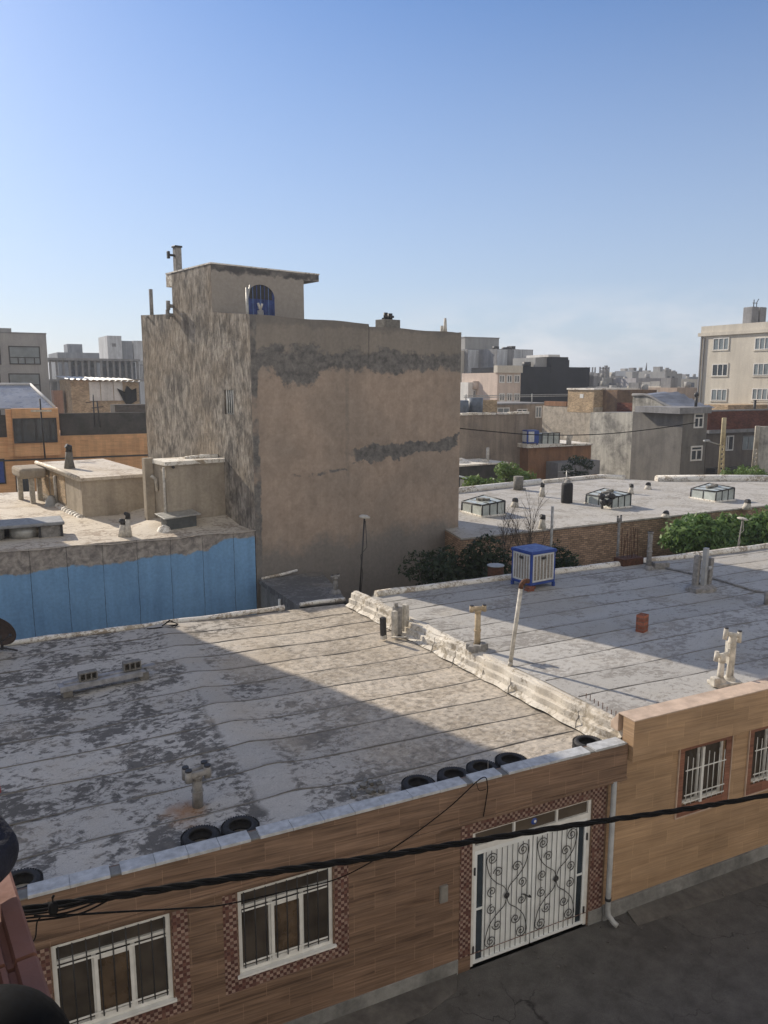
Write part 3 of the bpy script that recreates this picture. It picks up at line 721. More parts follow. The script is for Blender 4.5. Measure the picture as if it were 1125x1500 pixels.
# red brick block
q = onz(940,925,3.9)
solo('hollow_brick', 'red hollow brick standing on end on the grey roof', 'brick', MB().box(-.14,.14,-.11,.11,0,.48,0,TR(rz=.35)).box(-.08,.08,-.06,.06,.48,.495,0,TR(rz=.35)), M_brickred, (q.x,q.y,3.89), 0., bevel=.008)
q = onz(1120,885,3.9)
solo('pipe_stub', 'dark short pipe stub at the frame edge of the grey roof', 'pipe', MB().tube([(0,0,0),(0,0,.42)],.06,10).tube([(.13,.05,0),(.13,.05,.36)],.05,10), M_pipe_grey, (q.x+.05,q.y,3.88))
# evaporative cooler
q = onz(783,858,3.9)
cl = thing('air_cooler', 'blue and white evaporative air cooler at the back edge of the grey roof', 'air cooler', (q.x+.0,q.y+.1,3.88), R(7))
W, D, Hh = .52, .46, 1.0
b = MB(); z0 = .16
b.box(-W,W,-D,D,z0,z0+.08); b.box(-W-.03,W+.03,-D-.03,D+.03,z0+Hh,z0+Hh+.07)
b.prism([(-W-.02,-D-.02),(W+.02,-D-.02),(W+.02,D+.02),(-W-.02,D+.02)], z0+Hh+.07, z0+Hh+.10)
for sx in (-1,1):
    for sy in (-1,1): b.box(sx*W,sx*(W-.07),sy*D,sy*(D-.07),z0+.08,z0+Hh)
b.build('casing', M_bluepaint, cl, bevel=.01)
def louvre(par, w, M):
    f = MB(); zl, zh = z0+.10, z0+Hh-.01
    f.box(-w,w,-.012,.012,zl,zl+.05,0,M); f.box(-w,w,-.012,.012,zh-.05,zh,0,M); f.box(-w,-w+.045,-.012,.012,zl+.05,zh-.05,0,M); f.box(w-.045,w,-.012,.012,zl+.05,zh-.05,0,M)
    for i in range(1,6):
        x = -w+.02+(2*w-.04)*i/6; f.box(x-.014,x+.014,-.016,.01,zl+.05,zh-.05,0,M)
    p = f.build('louvre_panel', M_coolwhite, par)
    g = MB(); g.box(-w+.04,w-.04,.012,.03,zl+.04,zh-.04,0,M); g.build('pad', M_pad, p)
    g = MB(); g.lathe([(0,.03),(.05,.026),(.08,.012),(.09,0)], 14, 0, M @ TR(0,-.014,zh-.14,rx=R(90))@Matrix.Diagonal((1.2,.55,1,1))); g.build('badge', M_iron, p)
louvre(cl, W-.07, TR(0,-D+.005,0)); louvre(cl, D-.07, TR(-W+.005,0,0,rz=R(-90))); louvre(cl, D-.07, TR(W-.005,0,0,rz=R(90)))
for sx in (-1,1):
    for sy in (-1,1):
        f = MB(); f.box(sx*(W-.02)-.04,sx*(W-.02)+.04,sy*(D-.04)-.04,sy*(D-.04)+.04,.0,z0); f.build('foot', M_bluepaint, cl)
q2 = onz(775,862,3.9)
solo('brick_pile', 'reddish bricks stacked under the front corner of the air cooler', 'brick', MB().box(-.2,.05,-.1,.1,0,.08).box(-.18,.1,-.09,.1,.081,.15,0,TR(rz=.2)), M_brickred, (q2.x-.1,q2.y-.25,3.89), 0, bevel=.006)
q = onz(752,838,3.9)
solo('water_barrel', 'rusty iron drum beside the air cooler with a pale lid', 'drum', MB().tube([(0,0,0),(0,0,.7)],.28,18).tube([(0,0,.7),(0,0,.73)],.3,18,1).tube([(.05,0,.35),(.05,0,.38)],.295,18), [M_rust, M_pvc], (q.x-.5,q.y+.35,3.4))
# conduit stack at the rear kerb of the grey roof
q = onz(950,833,3.9)
vent('flue_pipe', 'tall mottled pipe on a block at the rear edge of the grey roof', 'flue', (q.x,q.y,3.88), 1.35, .085, M_pipe_grey, 0, GV, head=False)
solo('cement_block', 'pale cement block beside the tall mottled pipe', 'block', MB().box(-.28,.28,-.15,.15,0,.24,0,TR(rz=-.3)), M_pipe_grey, (q.x+.45,q.y-.1,3.88), bevel=.02)
q = onz(927,828,3.9)
rb = MB(); rnd = random.Random(5)
for i in range(9): rb.tube([(-.35+.085*i,rnd.uniform(-.15,.15),0),(-.36+.085*i+rnd.uniform(-.03,.03),rnd.uniform(-.1,.1),1.25+rnd.uniform(-.25,.15))], .012, 5)
rb.box(-.5,.45,-.25,.25,-.02,.28)
solo('rebar_starter', 'bundle of rusty reinforcing bars rising from a dark stub column', 'rebar', rb, [M_rust], (q.x,q.y+.2,3.88))
q = onz(921,812,3.9)
t = vent('flue_pipe', 'slim grey flue with boxy head standing before the brick wall', 'flue', (q.x,q.y+.6,2.6), 2.55, .05, M_pipe_grey, .3, GV, arms=.09)
# antenna poles with round lamps
def dish_pole(name, label, px, base, top, r, disc, y):
    b = ony(base[0], base[1], y); tt = ony(top[0], top[1], y)
    t = thing(name, label, 'antenna', tuple(b))
    h = tt.z-b.z
    MB().tube([(0,0,0),(tt.x-b.x,0,h)], r, 8).tube([(.03,-.03,0),(.10,-.02,.25*h),(.02,-.03,.5*h),(tt.x-b.x+.07,-.02,.6*h),(tt.x-b.x+.02,-.02,.95*h)], .012, 5).build('mast', M_iron if 'dark' in label else M_pipe_grey, t)
    MB().lathe([(0,.05),(disc*.6,.045),(disc,.0),(disc*.9,-.02),(0,-.015)], 18, 0, TR(tt.x-b.x,0,h,rx=.12,ry=.1)).build('disc', M_pipe_white, t)
    return t
dish_pole('disc_antenna', 'dark thin mast with a pale disc before the tall plastered wall', 0, (527,868), (534,757), .028, .19, 22.4)
dish_pole('disc_antenna', 'pale thin mast with a cream disc in front of the leafy bush', 0, (1080,805), (1088,760), .025, .22, 21.2)
# satellite dish on the left
q = onz(22,948,3.5)
t = thing('satellite_dish', 'dark brown satellite dish at the rear left of the patchy roof', 'dish', (q.x-.3,q.y-.1,3.48))
prof = [(.0,.0),(.15,.012),(.3,.05),(.42,.1),(.47,.135)]
M_ = TR(0,0,.62,rz=R(-30)) @ Matrix.Rotation(R(112),4,'X')
pr2 = prof+[(.475,.125),(.42,.085),(.3,.03),(.15,-.01),(0,-.02)]
MB().lathe(pr2, 28, 0, M_).build('reflector', plain('brown_dish', (.065,.045,.038), .5, var=.3), t)
MB().tube([(0,.1,0),(0,.1,.6)], .035, 10).tube([(-.35,-.2,.02),(0,.1,.05),(.35,-.2,.02)], .025, 8).tube([(0,.1,.6),(0,-.02,.62)], .03, 8).build('stand', M_iron, t)
MB().tube([(0,0,.25),(.22,-.5,.55)], .012, 6).lathe([(0,0),(.04,0),(.045,.08),(0,.09)], 10, 0, TR(.22,-.5,.52,rx=R(60))).build('feed_arm', M_iron, t)
# loose cable by the rear kerb, twigs and rubble on the roof
mb = MB()
for k in range(3):
    q0 = onz(215+k*3,922,3.5); q1 = onz(248,918,3.5)
    mb.tube([(q0.x-q1.x+.0,q0.y-q1.y,.03),(.1-.1*k,-.25+.1*k,.03),(.25,-.02,.05),(.05,.15+.05*k,.12),(-.2,.0,.05)], .014, 5)
solo('loose_cable', 'coil of loose dark cable by the rear kerb of the patchy roof', 'cable', mb, M_wire, (q1.x,q1.y,3.5))
q = onz(534,1158,3.5); mb = MB(); rnd = random.Random(11)
for i in range(26):
    s = rnd.uniform(.02,.06); mb.box(-s,s,-s*.8,s*.8,0,s,0,TR(rnd.gauss(0,.3),rnd.gauss(0,.17),-.01,rz=rnd.random()*6,rx=rnd.uniform(-.3,.3)))
tag(mb.build('rubble', M_concblock), 'small heap of rubble near the street parapet', 'rubble', None, 'stuff').location = (q.x,q.y+.1,3.47)
# ------------------------------------------------------------------ tall plastered house
TA = R(14.5); TX, TY = 7.65, 27.0
tc = lambda px, py: onplane(px, py, (TX,TY), TA)           # front face: (x, z)
ts = lambda px, py: onplane(px, py, (TX,TY), TA+R(90))     # side face: (y, z)
tw = thing('plastered_house', 'tall bare-walled house with mottled tan plaster and a small penthouse on top', 'house', (TX,TY,0), TA)
TW, TD = 10.52, 9.3
def tower_front():
    n = N('patched_tan_plaster', .93, .12); o = n.obj(); s = n.sep(o); v = n.comb(s[0], s[2], 0.)
    big = n.noise(.35, 7., .6, v, .4); run = n.noise(1., 5., .6, n.vmul(v, (2.6,.12,1.))); g = n.noise(7., 8., .68)
    col = n.mix(n.map(big, .40, .60), (.425,.335,.265), (.355,.29,.235)); col = n.mul(col, n.grey(n.map(n.noise(1.6, 8., .66, v, .5), .38, .64, 1.06, .86)))
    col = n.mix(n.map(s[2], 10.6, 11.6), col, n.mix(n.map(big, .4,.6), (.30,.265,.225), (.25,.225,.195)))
    jag = n.m('ADD', n.m('MULTIPLY', n.m('SUBTRACT', n.noise(.8, 7., .62, v), .5), 2.0), n.m('MULTIPLY', n.m('SUBTRACT', n.noise(4., 5., .65, v), .5), .7))
    z = n.m('ADD', n.m('ADD', s[2], n.m('MULTIPLY', s[0], .0)), jag)
    # grey cement band at the top floor slab, drooping near its left end
    lowl = n.m('MULTIPLY', n.map(n.m('ABSOLUTE', n.m('SUBTRACT', s[0], 2.0)), .4, 1.0, 1., 0.), .55)
    band = n.m('MULTIPLY', n.map(n.m('ADD', z, lowl), 10.70, 10.88), n.map(z, 11.55, 11.72, 1., 0.))
    n2 = n.m('ADD', n.m('ADD', s[2], n.m('MULTIPLY', s[0], -.045)), n.m('MULTIPLY', jag, .62))
    band2 = n.m('MULTIPLY', n.m('MULTIPLY', n.map(n2, 7.02, 7.08), n.map(n2, 7.55, 7.62, 1., 0.)), n.map(n.m('ADD', s[0], n.m('MULTIPLY', jag, .6)), 4.4, 4.6))
    band2 = n.m('MULTIPLY', band2, n.map(n.m('ADD', s[0], jag), 10.2, 10.3, 1., 0.))
    edge = n.map(n.m('ADD', s[0], n.m('MULTIPLY', jag, .22)), .24, .30, 1., 0.); edge = n.m('MULTIPLY', edge, n.map(n.noise(.6, 4., .6, v), .38, .5))
    thin = n.m('MULTIPLY', n.map(n.m('ABSOLUTE', n.m('SUBTRACT', n.m('ADD', s[2], n.m('MULTIPLY', jag, .28)), 6.95)), .03, .07, 1., 0.), n.m('MULTIPLY', n.map(s[0], 1.4, 1.6), n.map(s[0], 4.2, 4.3, 1., 0.)))
    thin = n.m('MULTIPLY', thin, n.map(n.noise(1.4, 4., .6, v), .45, .55))
    cem = n.m('MAXIMUM', n.m('MAXIMUM', band, band2), n.m('MAXIMUM', edge, thin))
    drip = n.m('MULTIPLY', n.map(n.m('ABSOLUTE', n.m('SUBTRACT', n.m('ADD', s[0], n.m('MULTIPLY', jag, .05)), 4.25)), .05, .14, 1., 0.), n.m('MULTIPLY', n.map(s[2], 6.3, 6.8), n.map(s[2], 10.9, 11.2, 1., 0.)))
    spot = n.map(n.noise(1.7, 6., .7, v), .68, .71)
    ccol = n.mix(n.map(n.noise(3.5, 7., .7, v), .38, .62), (.12,.116,.112), (.235,.222,.205))
    col = n.mix(n.m('MULTIPLY', drip, n.map(n.noise(2., 4., .6, v), .3, .6, .1, .5)), col, (.2,.185,.165))
    col = n.mix(n.m('MULTIPLY', spot, .6), col, ccol); col = n.mix(cem, col, ccol)
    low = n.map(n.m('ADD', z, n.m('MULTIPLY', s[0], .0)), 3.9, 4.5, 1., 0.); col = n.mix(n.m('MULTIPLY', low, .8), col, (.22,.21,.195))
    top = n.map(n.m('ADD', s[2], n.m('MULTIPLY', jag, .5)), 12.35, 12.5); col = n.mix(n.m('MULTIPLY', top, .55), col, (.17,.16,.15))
    vc = n.m('MULTIPLY', n.map(n.m('ABSOLUTE', n.m('SUBTRACT', n.m('ADD', s[0], n.m('MULTIPLY', jag, .06)), 5.35)), .0, .03, 1., 0.), n.map(s[2], 11.3, 11.5)); col = n.mix(vc, col, (.09,.085,.08))
    col = n.mul(col, n.grey(n.map(run, .34, .7, 1.03, .92))); col = n.mul(col, n.grey(n.map(g, .3, .72, .86, 1.12)))
    n.color(col); n.bump(n.m('ADD', n.m('MULTIPLY', cem, -.5), n.m('ADD', n.m('MULTIPLY', g, .5), big)), .4, .03); return n.mat
def tower_side():
    n = N('rough_streaky_render', .95, .1); v = n.wallv()
    a = n.noise(1., 7., .68, n.vmul(v, (2.0,1.0,1.)), .3); b = n.noise(1., 8., .7, n.vmul(v, (8.,2.6,1.)), .25); c = n.noise(.4, 5., .6, v)
    col = n.mix(n.map(a, .42, .58), (.38,.345,.30), (.15,.138,.125)); col = n.mix(n.map(c, .45, .62, 0., .6), col, (.30,.25,.195))
    col = n.mul(col, n.grey(n.map(b, .36, .64, 1.3, .58)))
    n.color(col); n.bump(n.m('ADD', n.m('MULTIPLY', b, .9), n.m('MULTIPLY', a, .9)), 1., .06); return n.mat
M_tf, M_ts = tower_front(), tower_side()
def ztf(x): return 12.74-.012*x+.02*math.sin(x*2.1)-(.10 if x > 5.35 else 0)
w0, w1 = ts(343,607)[0], ts(328,570)[0]; wz0, wz1 = ts(335,607)[1], ts(335,571)[1]
mb = MB(); xs = [i*TW/20 for i in range(21)]+[5.34,5.36]; xs.sort()
for a, b in zip(xs[:-1], xs[1:]):
    mb.quad((a,0,0),(b,0,0),(b,0,ztf(b)),(a,0,ztf(a))); mb.quad((a,0,ztf(a)),(b,0,ztf(b)),(b,.22,ztf(b)),(a,.22,ztf(a))); mb.quad((b,.22,11.9),(a,.22,11.9),(a,.22,ztf(a)),(b,.22,ztf(b)))
mb.quad((TW,0,0),(TW,TD,0),(TW,TD,12.4),(TW,0,12.55)); mb.quad((TW,TD,0),(0,TD,0),(0,TD,12.4),(TW,TD,12.4))
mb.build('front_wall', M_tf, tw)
P0, P1 = ts(310,430)[0], ts(252,430)[0]                 # penthouse along the side
pz = onplane(308,386, (TX,TY), TA+R(90))[1]
mb = MB()
MS = TR(rz=R(-90))                                       # local: front of sheet looks to -X of the house
def sidequad(y0_, y1_, z0_, z1a, z1b): mb.quad((0,y1_,z0_),(0,y0_,z0_),(0,y0_,z1a),(0,y1_,z1b))
zr = 13.35
sidequad(0, w0, 0, 12.74, 12.86); sidequad(w1, P0, 0, 12.92, 13.0); sidequad(w0, w1, 0, wz0, wz0); sidequad(w0, w1, wz1, 12.86, 12.92)
sidequad(P0, P1, 0, pz, pz-.05); sidequad(P1, TD, 0, 13.15, 13.3)
mb.quad((0,w0,wz0),(.2,w0,wz0),(.2,w0,wz1),(0,w0,wz1)); mb.quad((0,w1,wz0),(0,w1,wz1),(.2,w1,wz1),(.2,w1,wz0)); mb.quad((0,w0,wz0),(0,w1,wz0),(.2,w1,wz0),(.2,w0,wz0)); mb.quad((0,w0,wz1),(.2,w0,wz1),(.2,w1,wz1),(0,w1,wz1))
mb.quad((0,0,12.74),(.22,0,12.74),(.22,w0,12.86),(0,w0,12.86)); mb.quad((0,w0,12.86),(.22,w0,12.86),(.22,P0,13.0),(0,P0,13.0)); mb.quad((0,P1,13.15),(.22,P1,13.15),(.22,TD,13.3),(0,TD,13.3))
mb.quad((.22,P0,11.9),(.22,0,11.9),(.22,0,12.74),(.22,P0,13.0))
mb.build('side_wall', M_ts, tw)
mb = MB(); mb.box(.22,TW-.01,.22,TD-.01,11.7,11.9); mb.build('flat_roof', M_dark_sheet, tw)
wf = MB(); wf.box(.08,.12,w0,w0+.05,wz0,wz1); wf.box(.08,.12,w1-.05,w1,wz0,wz1); wf.box(.08,.12,w0,w1,wz0,wz0+.05); wf.box(.02,.2,w0-.02,w1+.02,wz0-.04,wz0-.001)
wf = wf.build('window', M_white, tw)
g = MB(); g.box(.16,.18,w0,w1,wz0,wz1); g.build('pane', M_dglass, wf)
g = MB()
for i in range(4): yy = w0+(w1-w0)*(i+.5)/4.6; g.tube([(.03,yy,wz0),(.03,yy,wz1)], .024, 5)
g.build('bars', M_white, wf)
# penthouse
PO = (TX-math.sin(TA)*P0, TY+math.cos(TA)*P0)
pf = lambda px, py: onplane(px, py, PO, TA)
PW = pf(445,430)[0]; SW = pf(467,412)[0]; ztop = pf(308,386)[1]; zfs = pf(440,410)[1]
def pent_front():
    n = N('penthouse_plaster', .92, .12); o = n.obj(); s = n.sep(o); v = n.comb(s[0], s[2], 0.)
    jag = n.m('MULTIPLY', n.m('SUBTRACT', n.noise(2.2, 6., .62, v), .5), .7)
    up = n.map(n.m('ADD', s[2], jag), zfs+.0, zfs+.06); g = n.noise(8., 7., .68)
    col = n.mix(up, (.36,.325,.285), n.mix(n.map(n.noise(3., 6., .65, v), .4, .6), (.24,.22,.2), (.16,.155,.15)))
    dk = n.m('MULTIPLY', n.map(n.m('ABSOLUTE', n.m('SUBTRACT', n.m('ADD', s[2], n.m('MULTIPLY', jag, .6)), zfs+.12)), .05, .14, 1., 0.), n.map(n.noise(.9, 4., .6, v), .42, .52))
    col = n.mix(n.m('MULTIPLY', dk, .8), col, (.085,.083,.085))
    col = n.mul(col, n.grey(n.map(g, .3, .72, .86, 1.1))); n.color(col); n.bump(g, .35, .02); return n.mat
M_pf = pent_front()
px0, px1 = pf(362,430)[0], pf(402,430)[0]; dz1 = pf(382,417)[1]; dzb = 11.95
pent = MB(); zs = ztop
pent.wall(.001, PW, 11.9, zfs, P0, [(px0,px1,dzb,dz1)], .12)
pent.quad((PW,P0,11.9),(PW,P1,11.9),(PW,P1,zfs),(PW,P0,zfs)); pent.quad((PW,P1,11.9),(.001,P1,11.9),(.001,P1,zfs),(PW,P1,zfs))
pent.box(.0012, SW, P0-.002, P1+.1, zfs, zs-.0)
pz_ = pent.build('penthouse', M_pf, tw)
MB().prism([(-.02,P0-.03),(SW+.02,P0-.03),(SW+.02,P1+.5),(-.02,P1+.5)], zs, zs+.05).prism([(0,P1),(1.2,P1),(1.2,P1+.5),(0,P1+.5)], zs-.5, zs-.002).build('roof_slab', M_flash, pz_)
M_doorblue = plain('faded_blue_door_paint', (.035,.065,.21), .5, var=.4)
ar = MB(); ar.prism([(px0,P0+.04),(px1,P0+.04),(px1,P0+.07),(px0,P0+.07)], dzb, dz1)
for i in range(7):
    x = px0+(px1-px0)*(i+.5)/7; ar.tube([(x,P0+.035,dzb),(x,P0+.035,dz1-.02)], .025, 6, 1 if i % 2 else 0)
ar.box(px0,px0+.06,P0+.004,P0+.05,dzb,dz1-.03); ar.box(px1-.06,px1,P0+.004,P0+.05,dzb,dz1-.03)
ar.prism([(px0,P0+.02),(px1,P0+.02),(px1,P0+.032),(px0,P0+.032)], dz1-.55, dz1, 2)
ar.build('blue_door', [M_doorblue, plain('pale_blue_paint', (.10,.16,.32), .5), M_iron], pz_)
# arch filling above the door corners
mb = MB(); xc = (px0+px1)/2; rr = (px1-px0)/2
for sgn in (-1, 1):
    poly = [(xc+sgn*rr, dz1)]+[(xc+sgn*rr*math.cos(a*R(9)), dz1-.5+.5*math.sin(a*R(9))) for a in range(0, 11)]
    v_ = [(p[0], P0-.004, p[1]) for p in poly]; mb.add(v_, [tuple(range(len(v_)))])
mb.build('arch_corner', M_pf, pz_)
# pipes and masts on the tall house
def onhouse(x, y, z): return (TX+math.cos(TA)*x-math.sin(TA)*y, TY+math.sin(TA)*x+math.cos(TA)*y, z)
RG = 'pipes and masts on the tall plastered house'
loc = onhouse(.25, P1-.1, zs+.05)
t = thing('flue_pipe', 'dark chimney pipe on top of the penthouse slab', 'flue', loc, TA, RG)
MB().box(-.13,.13,-.15,.15,0,.95).build('pipe', M_pipe_grey, t, bevel=.03); MB().box(-.4,-.12,-.05,.05,.6,.68).box(-.43,-.33,-.06,.06,.5,.78).box(-.16,.16,-.17,.17,.95,1.02).build('cowl', M_iron, t, bevel=.01)
t = solo('mast_pipe', 'thin upright pipe on the far left corner of the tall plastered house', 'pipe', MB().tube([(0,0,-.2),(0,0,1.15)], .085, 8).tube([(-.28,0,-.02),(.1,0,-.02)],.06,8), M_pipe_grey, onhouse(.18, TD-.75, 13.2), TA, RG)
for k, (py, lab) in enumerate(((449,'upper grey elbow pipe sticking out of the left wall of the penthouse'),(462,'lower grey elbow pipe sticking out of the left wall of the penthouse'))):
    z = ts(250,py)[1]; mb = MB(); mb.tube([(.1,0,0),(-.22,0,0)], .075, 8).tube([(-.2,0,-.16),(-.2,0,.2)], .085, 8); solo('elbow_pipe', lab, 'pipe', mb, M_pipe_grey, onhouse(0, P1-.02+.08*k, z), TA, RG)
xx = tc(368,455)[0]+.35
t = thing('antenna_mast', 'whitish forked mast at the front corner in front of the blue door', 'antenna', onhouse(.22, .5, 12.2), TA, RG)
MB().tube([(0,0,0),(.0,0,1.5)], .05, 8).tube([(.01,0,1.1),(.14,0,1.6)],.03,6).build('mast', M_steel, t)
t = thing('flue_pipe', 'short pale-tipped pipe next to the forked mast on the tall house', 'flue', onhouse(.75, .5, 12.2), TA, RG)
MB().tube([(0,0,0),(0,0,.75)], [.15,.11], 10).build('pipe', M_pipe_grey, t); MB().tube([(0,0,.75),(-.09,0,1.0)], .045, 8).tube([(0,0,.75),(.08,0,.98)],.04,8).build('fork', M_pipe_white, t)
x = tc(581,470)[0]; t = thing('chimney_block', 'dark boxy chimney block on the top of the tall house', 'chimney', onhouse(x, .55, 12.2), TA, RG)
MB().box(-.42,.42,-.3,.3,0,.72).build('block', M_concblock, t, bevel=.02); MB().tube([(-.12,0,.7),(-.12,0,1.0)],.09,8).tube([(.12,.0,.7),(.12,0,.98)],.1,8).tube([(-.28,0,.74),(.3,0,.86)],.05,8).build('draught_head', M_iron, t)
x = tc(664,475)[0]; t = thing('flue_pipe', 'slim pale twin pipe at the right end of the tall house roof', 'flue', onhouse(x, .5, 12.2), TA, RG)
MB().tube([(0,0,0),(0,0,.95)], [.12,.05], 8).tube([(-.2,0,0),(-.2,0,.62)], [.09,.06], 8).build('pipe', M_pipe_white, t)
# little roof between the blue wall and the patchy roof
ax = thing('annex', 'low flat-roofed annex under the tall plastered wall behind the patchy roof', 'annex', (8.6,24.8,0))
fl = [onz(372,848,3.25), onz(437,838,3.2), onz(505,868,3.35), onz(440,886,3.45)]
poly = [(7.72,22.35),(9.3,22.35),(10.3,27.3),(7.75,26.9)]
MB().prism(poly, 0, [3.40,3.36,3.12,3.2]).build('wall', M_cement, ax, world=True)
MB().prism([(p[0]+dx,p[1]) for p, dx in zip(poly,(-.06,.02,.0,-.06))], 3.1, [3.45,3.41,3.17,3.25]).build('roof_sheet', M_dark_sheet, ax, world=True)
mb = MB(); mb.tube([(7.72,22.4,3.47),(8.4,22.38,3.49),(9.25,22.38,3.46)], [.07,.075,.07], 8).tube([(7.8,26.85,3.28),(8.6,27.02,3.30),(9.3,27.25,3.34)], [.05,.06,.05], 7); mb.build('kerb', M_flash, ax, world=True)
MB().tube([(7.62,24.2,1.0),(7.62,24.2,3.2)], .05, 8).build('downpipe', M_white, ax, world=True)
q = onz(493,868,3.4); vent('flue_pipe', 'stubby grey flue on the annex roof corner at the shaded wall', 'flue', (q.x,q.y+.1,3.35), .55, .08, M_pipe_grey, .2, GV, stub=.07, arms=.08)
# ------------------------------------------------------------------ blue-walled house on the left
bh = thing('blue_walled_house', 'low house with a blue rear wall and cream flat roof', 'house', (0,27,0))
def bluewall():
    n = N('blue_paint_under_membrane', .9, .15); o = n.obj(); s = n.sep(o); v = n.comb(s[0], s[2], 0.)
    jag = n.m('ADD', n.m('MULTIPLY', n.m('SUBTRACT', n.noise(1.1, 6., .6, v), .5), .55), n.m('MULTIPLY', n.m('SUBTRACT', n.noise(7., 5., .6, v), .5), .10))
    lim = n.m('ADD', n.m('ADD', s[2], jag), n.m('MULTIPLY', s[0], -.03))
    k = n.map(n.m('ADD', lim, n.m('MULTIPLY', n.map(s[0], 5.9, 6.3), -.3)), 4.27, 4.33)
    mem = n.mix(n.map(n.noise(3.5, 8., .68, v, .5), .4, .62), (.42,.385,.35), (.2,.185,.175))
    b = n.mix(n.map(n.noise(.55, 6., .6, v), .4, .65), (.205,.38,.61), (.17,.325,.54)); b = n.mul(b, n.grey(n.map(n.noise(1., 4., .6, n.vmul(v, (3.,.3,1.))), .3, .7, 1.08, .88)))
    col = n.mix(k, b, mem)
    w = n.m('ADD', s[0], n.m('MULTIPLY', n.m('SUBTRACT', n.noise(2.5, 5., .6, v), .5), .07))
    fr = n.m('FRACT', n.m('DIVIDE', n.m('ADD', w, .45), 1.12)); j = n.map(n.m('ABSOLUTE', n.m('SUBTRACT', fr, .5)), .004, .011, 1., 0.)
    j = n.m('MULTIPLY', j, n.map(n.noise(.9, 4., .6, v), .32, .5, .35, 1.)); col = n.mix(n.m('MULTIPLY', j, .8), col, (.03,.032,.036))
    col = n.mul(col, n.grey(n.map(n.noise(10., 6., .65), .3, .7, .88, 1.1))); n.color(col); n.bump(n.m('SUBTRACT', n.m('ADD', n.m('MULTIPLY', k, .6), n.m('MULTIPLY', n.noise(5., 7.), .6)), j), .45, .02); return n.mat
BZ = 5.1
mb = MB(); mb.quad((-9,0,0),(7.62,0,0),(7.62,0,BZ-.02),(-9,0,BZ-.02)); mb.build('wall', bluewall(), bh)
mb = MB(); mb.prism([(-9,.01),(7.62,.01),(4.9,14.5),(-9,14.5)], 0, BZ-.1); mb.build('inner_wall', M_cement, bh)
mb = MB(); nx, ny = 30, 24; vs = []
for j in range(ny+1):
    y = -.07+14.5*j/ny
    for i in range(nx+1):
        x = -9+(7.66-.19*max(0,y)+9)*i/nx; z = BZ+.02*math.sin(x*1.3+y)+.02*math.sin(y*1.7-x*.4)
        if j == 0: z -= .05+.03*math.sin(x*3)
        z += .30*max(0,min(1,(y-1.0)/1.2))*max(0,min(1,(x-3.6)/1.5))
        vs.append((x,y,z))
mb.add(vs, [(j*(nx+1)+i, j*(nx+1)+i+1, (j+1)*(nx+1)+i+1, (j+1)*(nx+1)+i) for j in range(ny) for i in range(nx)], 0, None, True)
mb.build('roof_sheet', M_blue_roof, bh)
M_room = plaster('dun_room_render', (.43,.375,.30), (.34,.295,.24), 1.1, .25, .25)
M_ybrick = bricks('yellow_brick', (.52,.38,.23), (.42,.36,.29))
# stair room with the long flat roof
A1 = R(10); r1 = onz(122,759,BZ); RW = onplane(226,745,(r1.x,r1.y),A1)[0]; RZ = onplane(122,700,(r1.x,r1.y),A1)[1]; RL = onplane(60,716,(r1.x,r1.y),A1+R(90))[0]
rm = thing('stair_room', 'long low stair room with brick side and overhanging pale roof on the cream roof', 'room', (r1.x,r1.y,BZ-.05), A1)
hz = RZ-BZ+.05
mb = MB(); mb.prism([(0,0),(RW,0),(RW,RL),(0,RL)], 0, hz-.12); mb.build('wall', M_room, rm)
mb = MB(); mb.box(-.02,.0,2.6,5.2,.28,hz-.2); mb.box(-.02,0,5.6,8.2,.28,hz-.2); mb.build('brick_panel', M_ybrick, rm)
mb = MB(); mb.prism([(-.14,-.1),(RW+.1,-.1),(RW+.1,RL+.1),(-.14,RL+.1)], hz-.12, hz); mb.tube([(-.12,-.06,hz),(-.1,RL*.5,hz+.02),(-.12,RL,hz)], .09, 7); mb.build('roof_slab', M_blue_roof, rm)
mb = MB()
for i in range(18): mb.lathe([(.24,-.02),(.16,.14),(.0,.2)], 7, 0, TR(-.06,.1+i*RL/18,0))
mb.build('skirting_sheet', M_flash, rm)
mb = MB(); mb.box(-1.25,-.16,RL-2.2,RL-.2,hz-.5,hz-.05); mb.build('porch_slab', M_room, rm, bevel=.12)
for k, (x, y) in enumerate(((-1.0,RL-.6),(-.75,RL-1.9),(-.3,RL-1.2))): MB().box(x-.1,x+.1,y-.1,y+.1,-.0,hz-.42).build('porch_post', M_pipe_white, rm)
MB().tube([(-.09,4.0,.1),(-.09,4.0,hz-.3)], .07, 8).lathe([(.3,-.02),(.2,.3),(.1,.5)], 9, 1, TR(-.3,4.0,0)).build('downpipe', [M_pipe_white, M_pvc], rm)
def small_vent(name, label, loc, h=.6, r=.1, mat=None, grp='flue pipes on the cream roof'):
    t = thing(name, label, 'flue', loc, random.random(), grp)
    MB().tube([(0,0,0),(0,0,h*.45),(.02,0,h*.8)], [r*1.7,r*1.2,r], 10).build('pipe', mat or M_pipe_white, t)
    MB().tube([(.02,0,h*.8),(.03,0,h),(-.1,0,h*1.08)], [r*1.1,r*1.05,r*.7], 8).build('cowl', M_iron, t)
    return t
q = onz(102,686,RZ); small_vent('flue_pipe', 'dark hooded flue on the roof edge of the long stair room', (q.x,q.y,RZ-.03), .95, .14, M_concblock)
q = onz(180,785,BZ); small_vent('flue_pipe', 'left pipe of the close pair at the roof edge over the blue wall', (q.x,q.y,BZ-.03), .55, .1)
q = onz(188,785,BZ); small_vent('flue_pipe', 'right, taller pipe of the close pair at the roof edge over the blue wall', (q.x,q.y,BZ-.03), .78, .085)
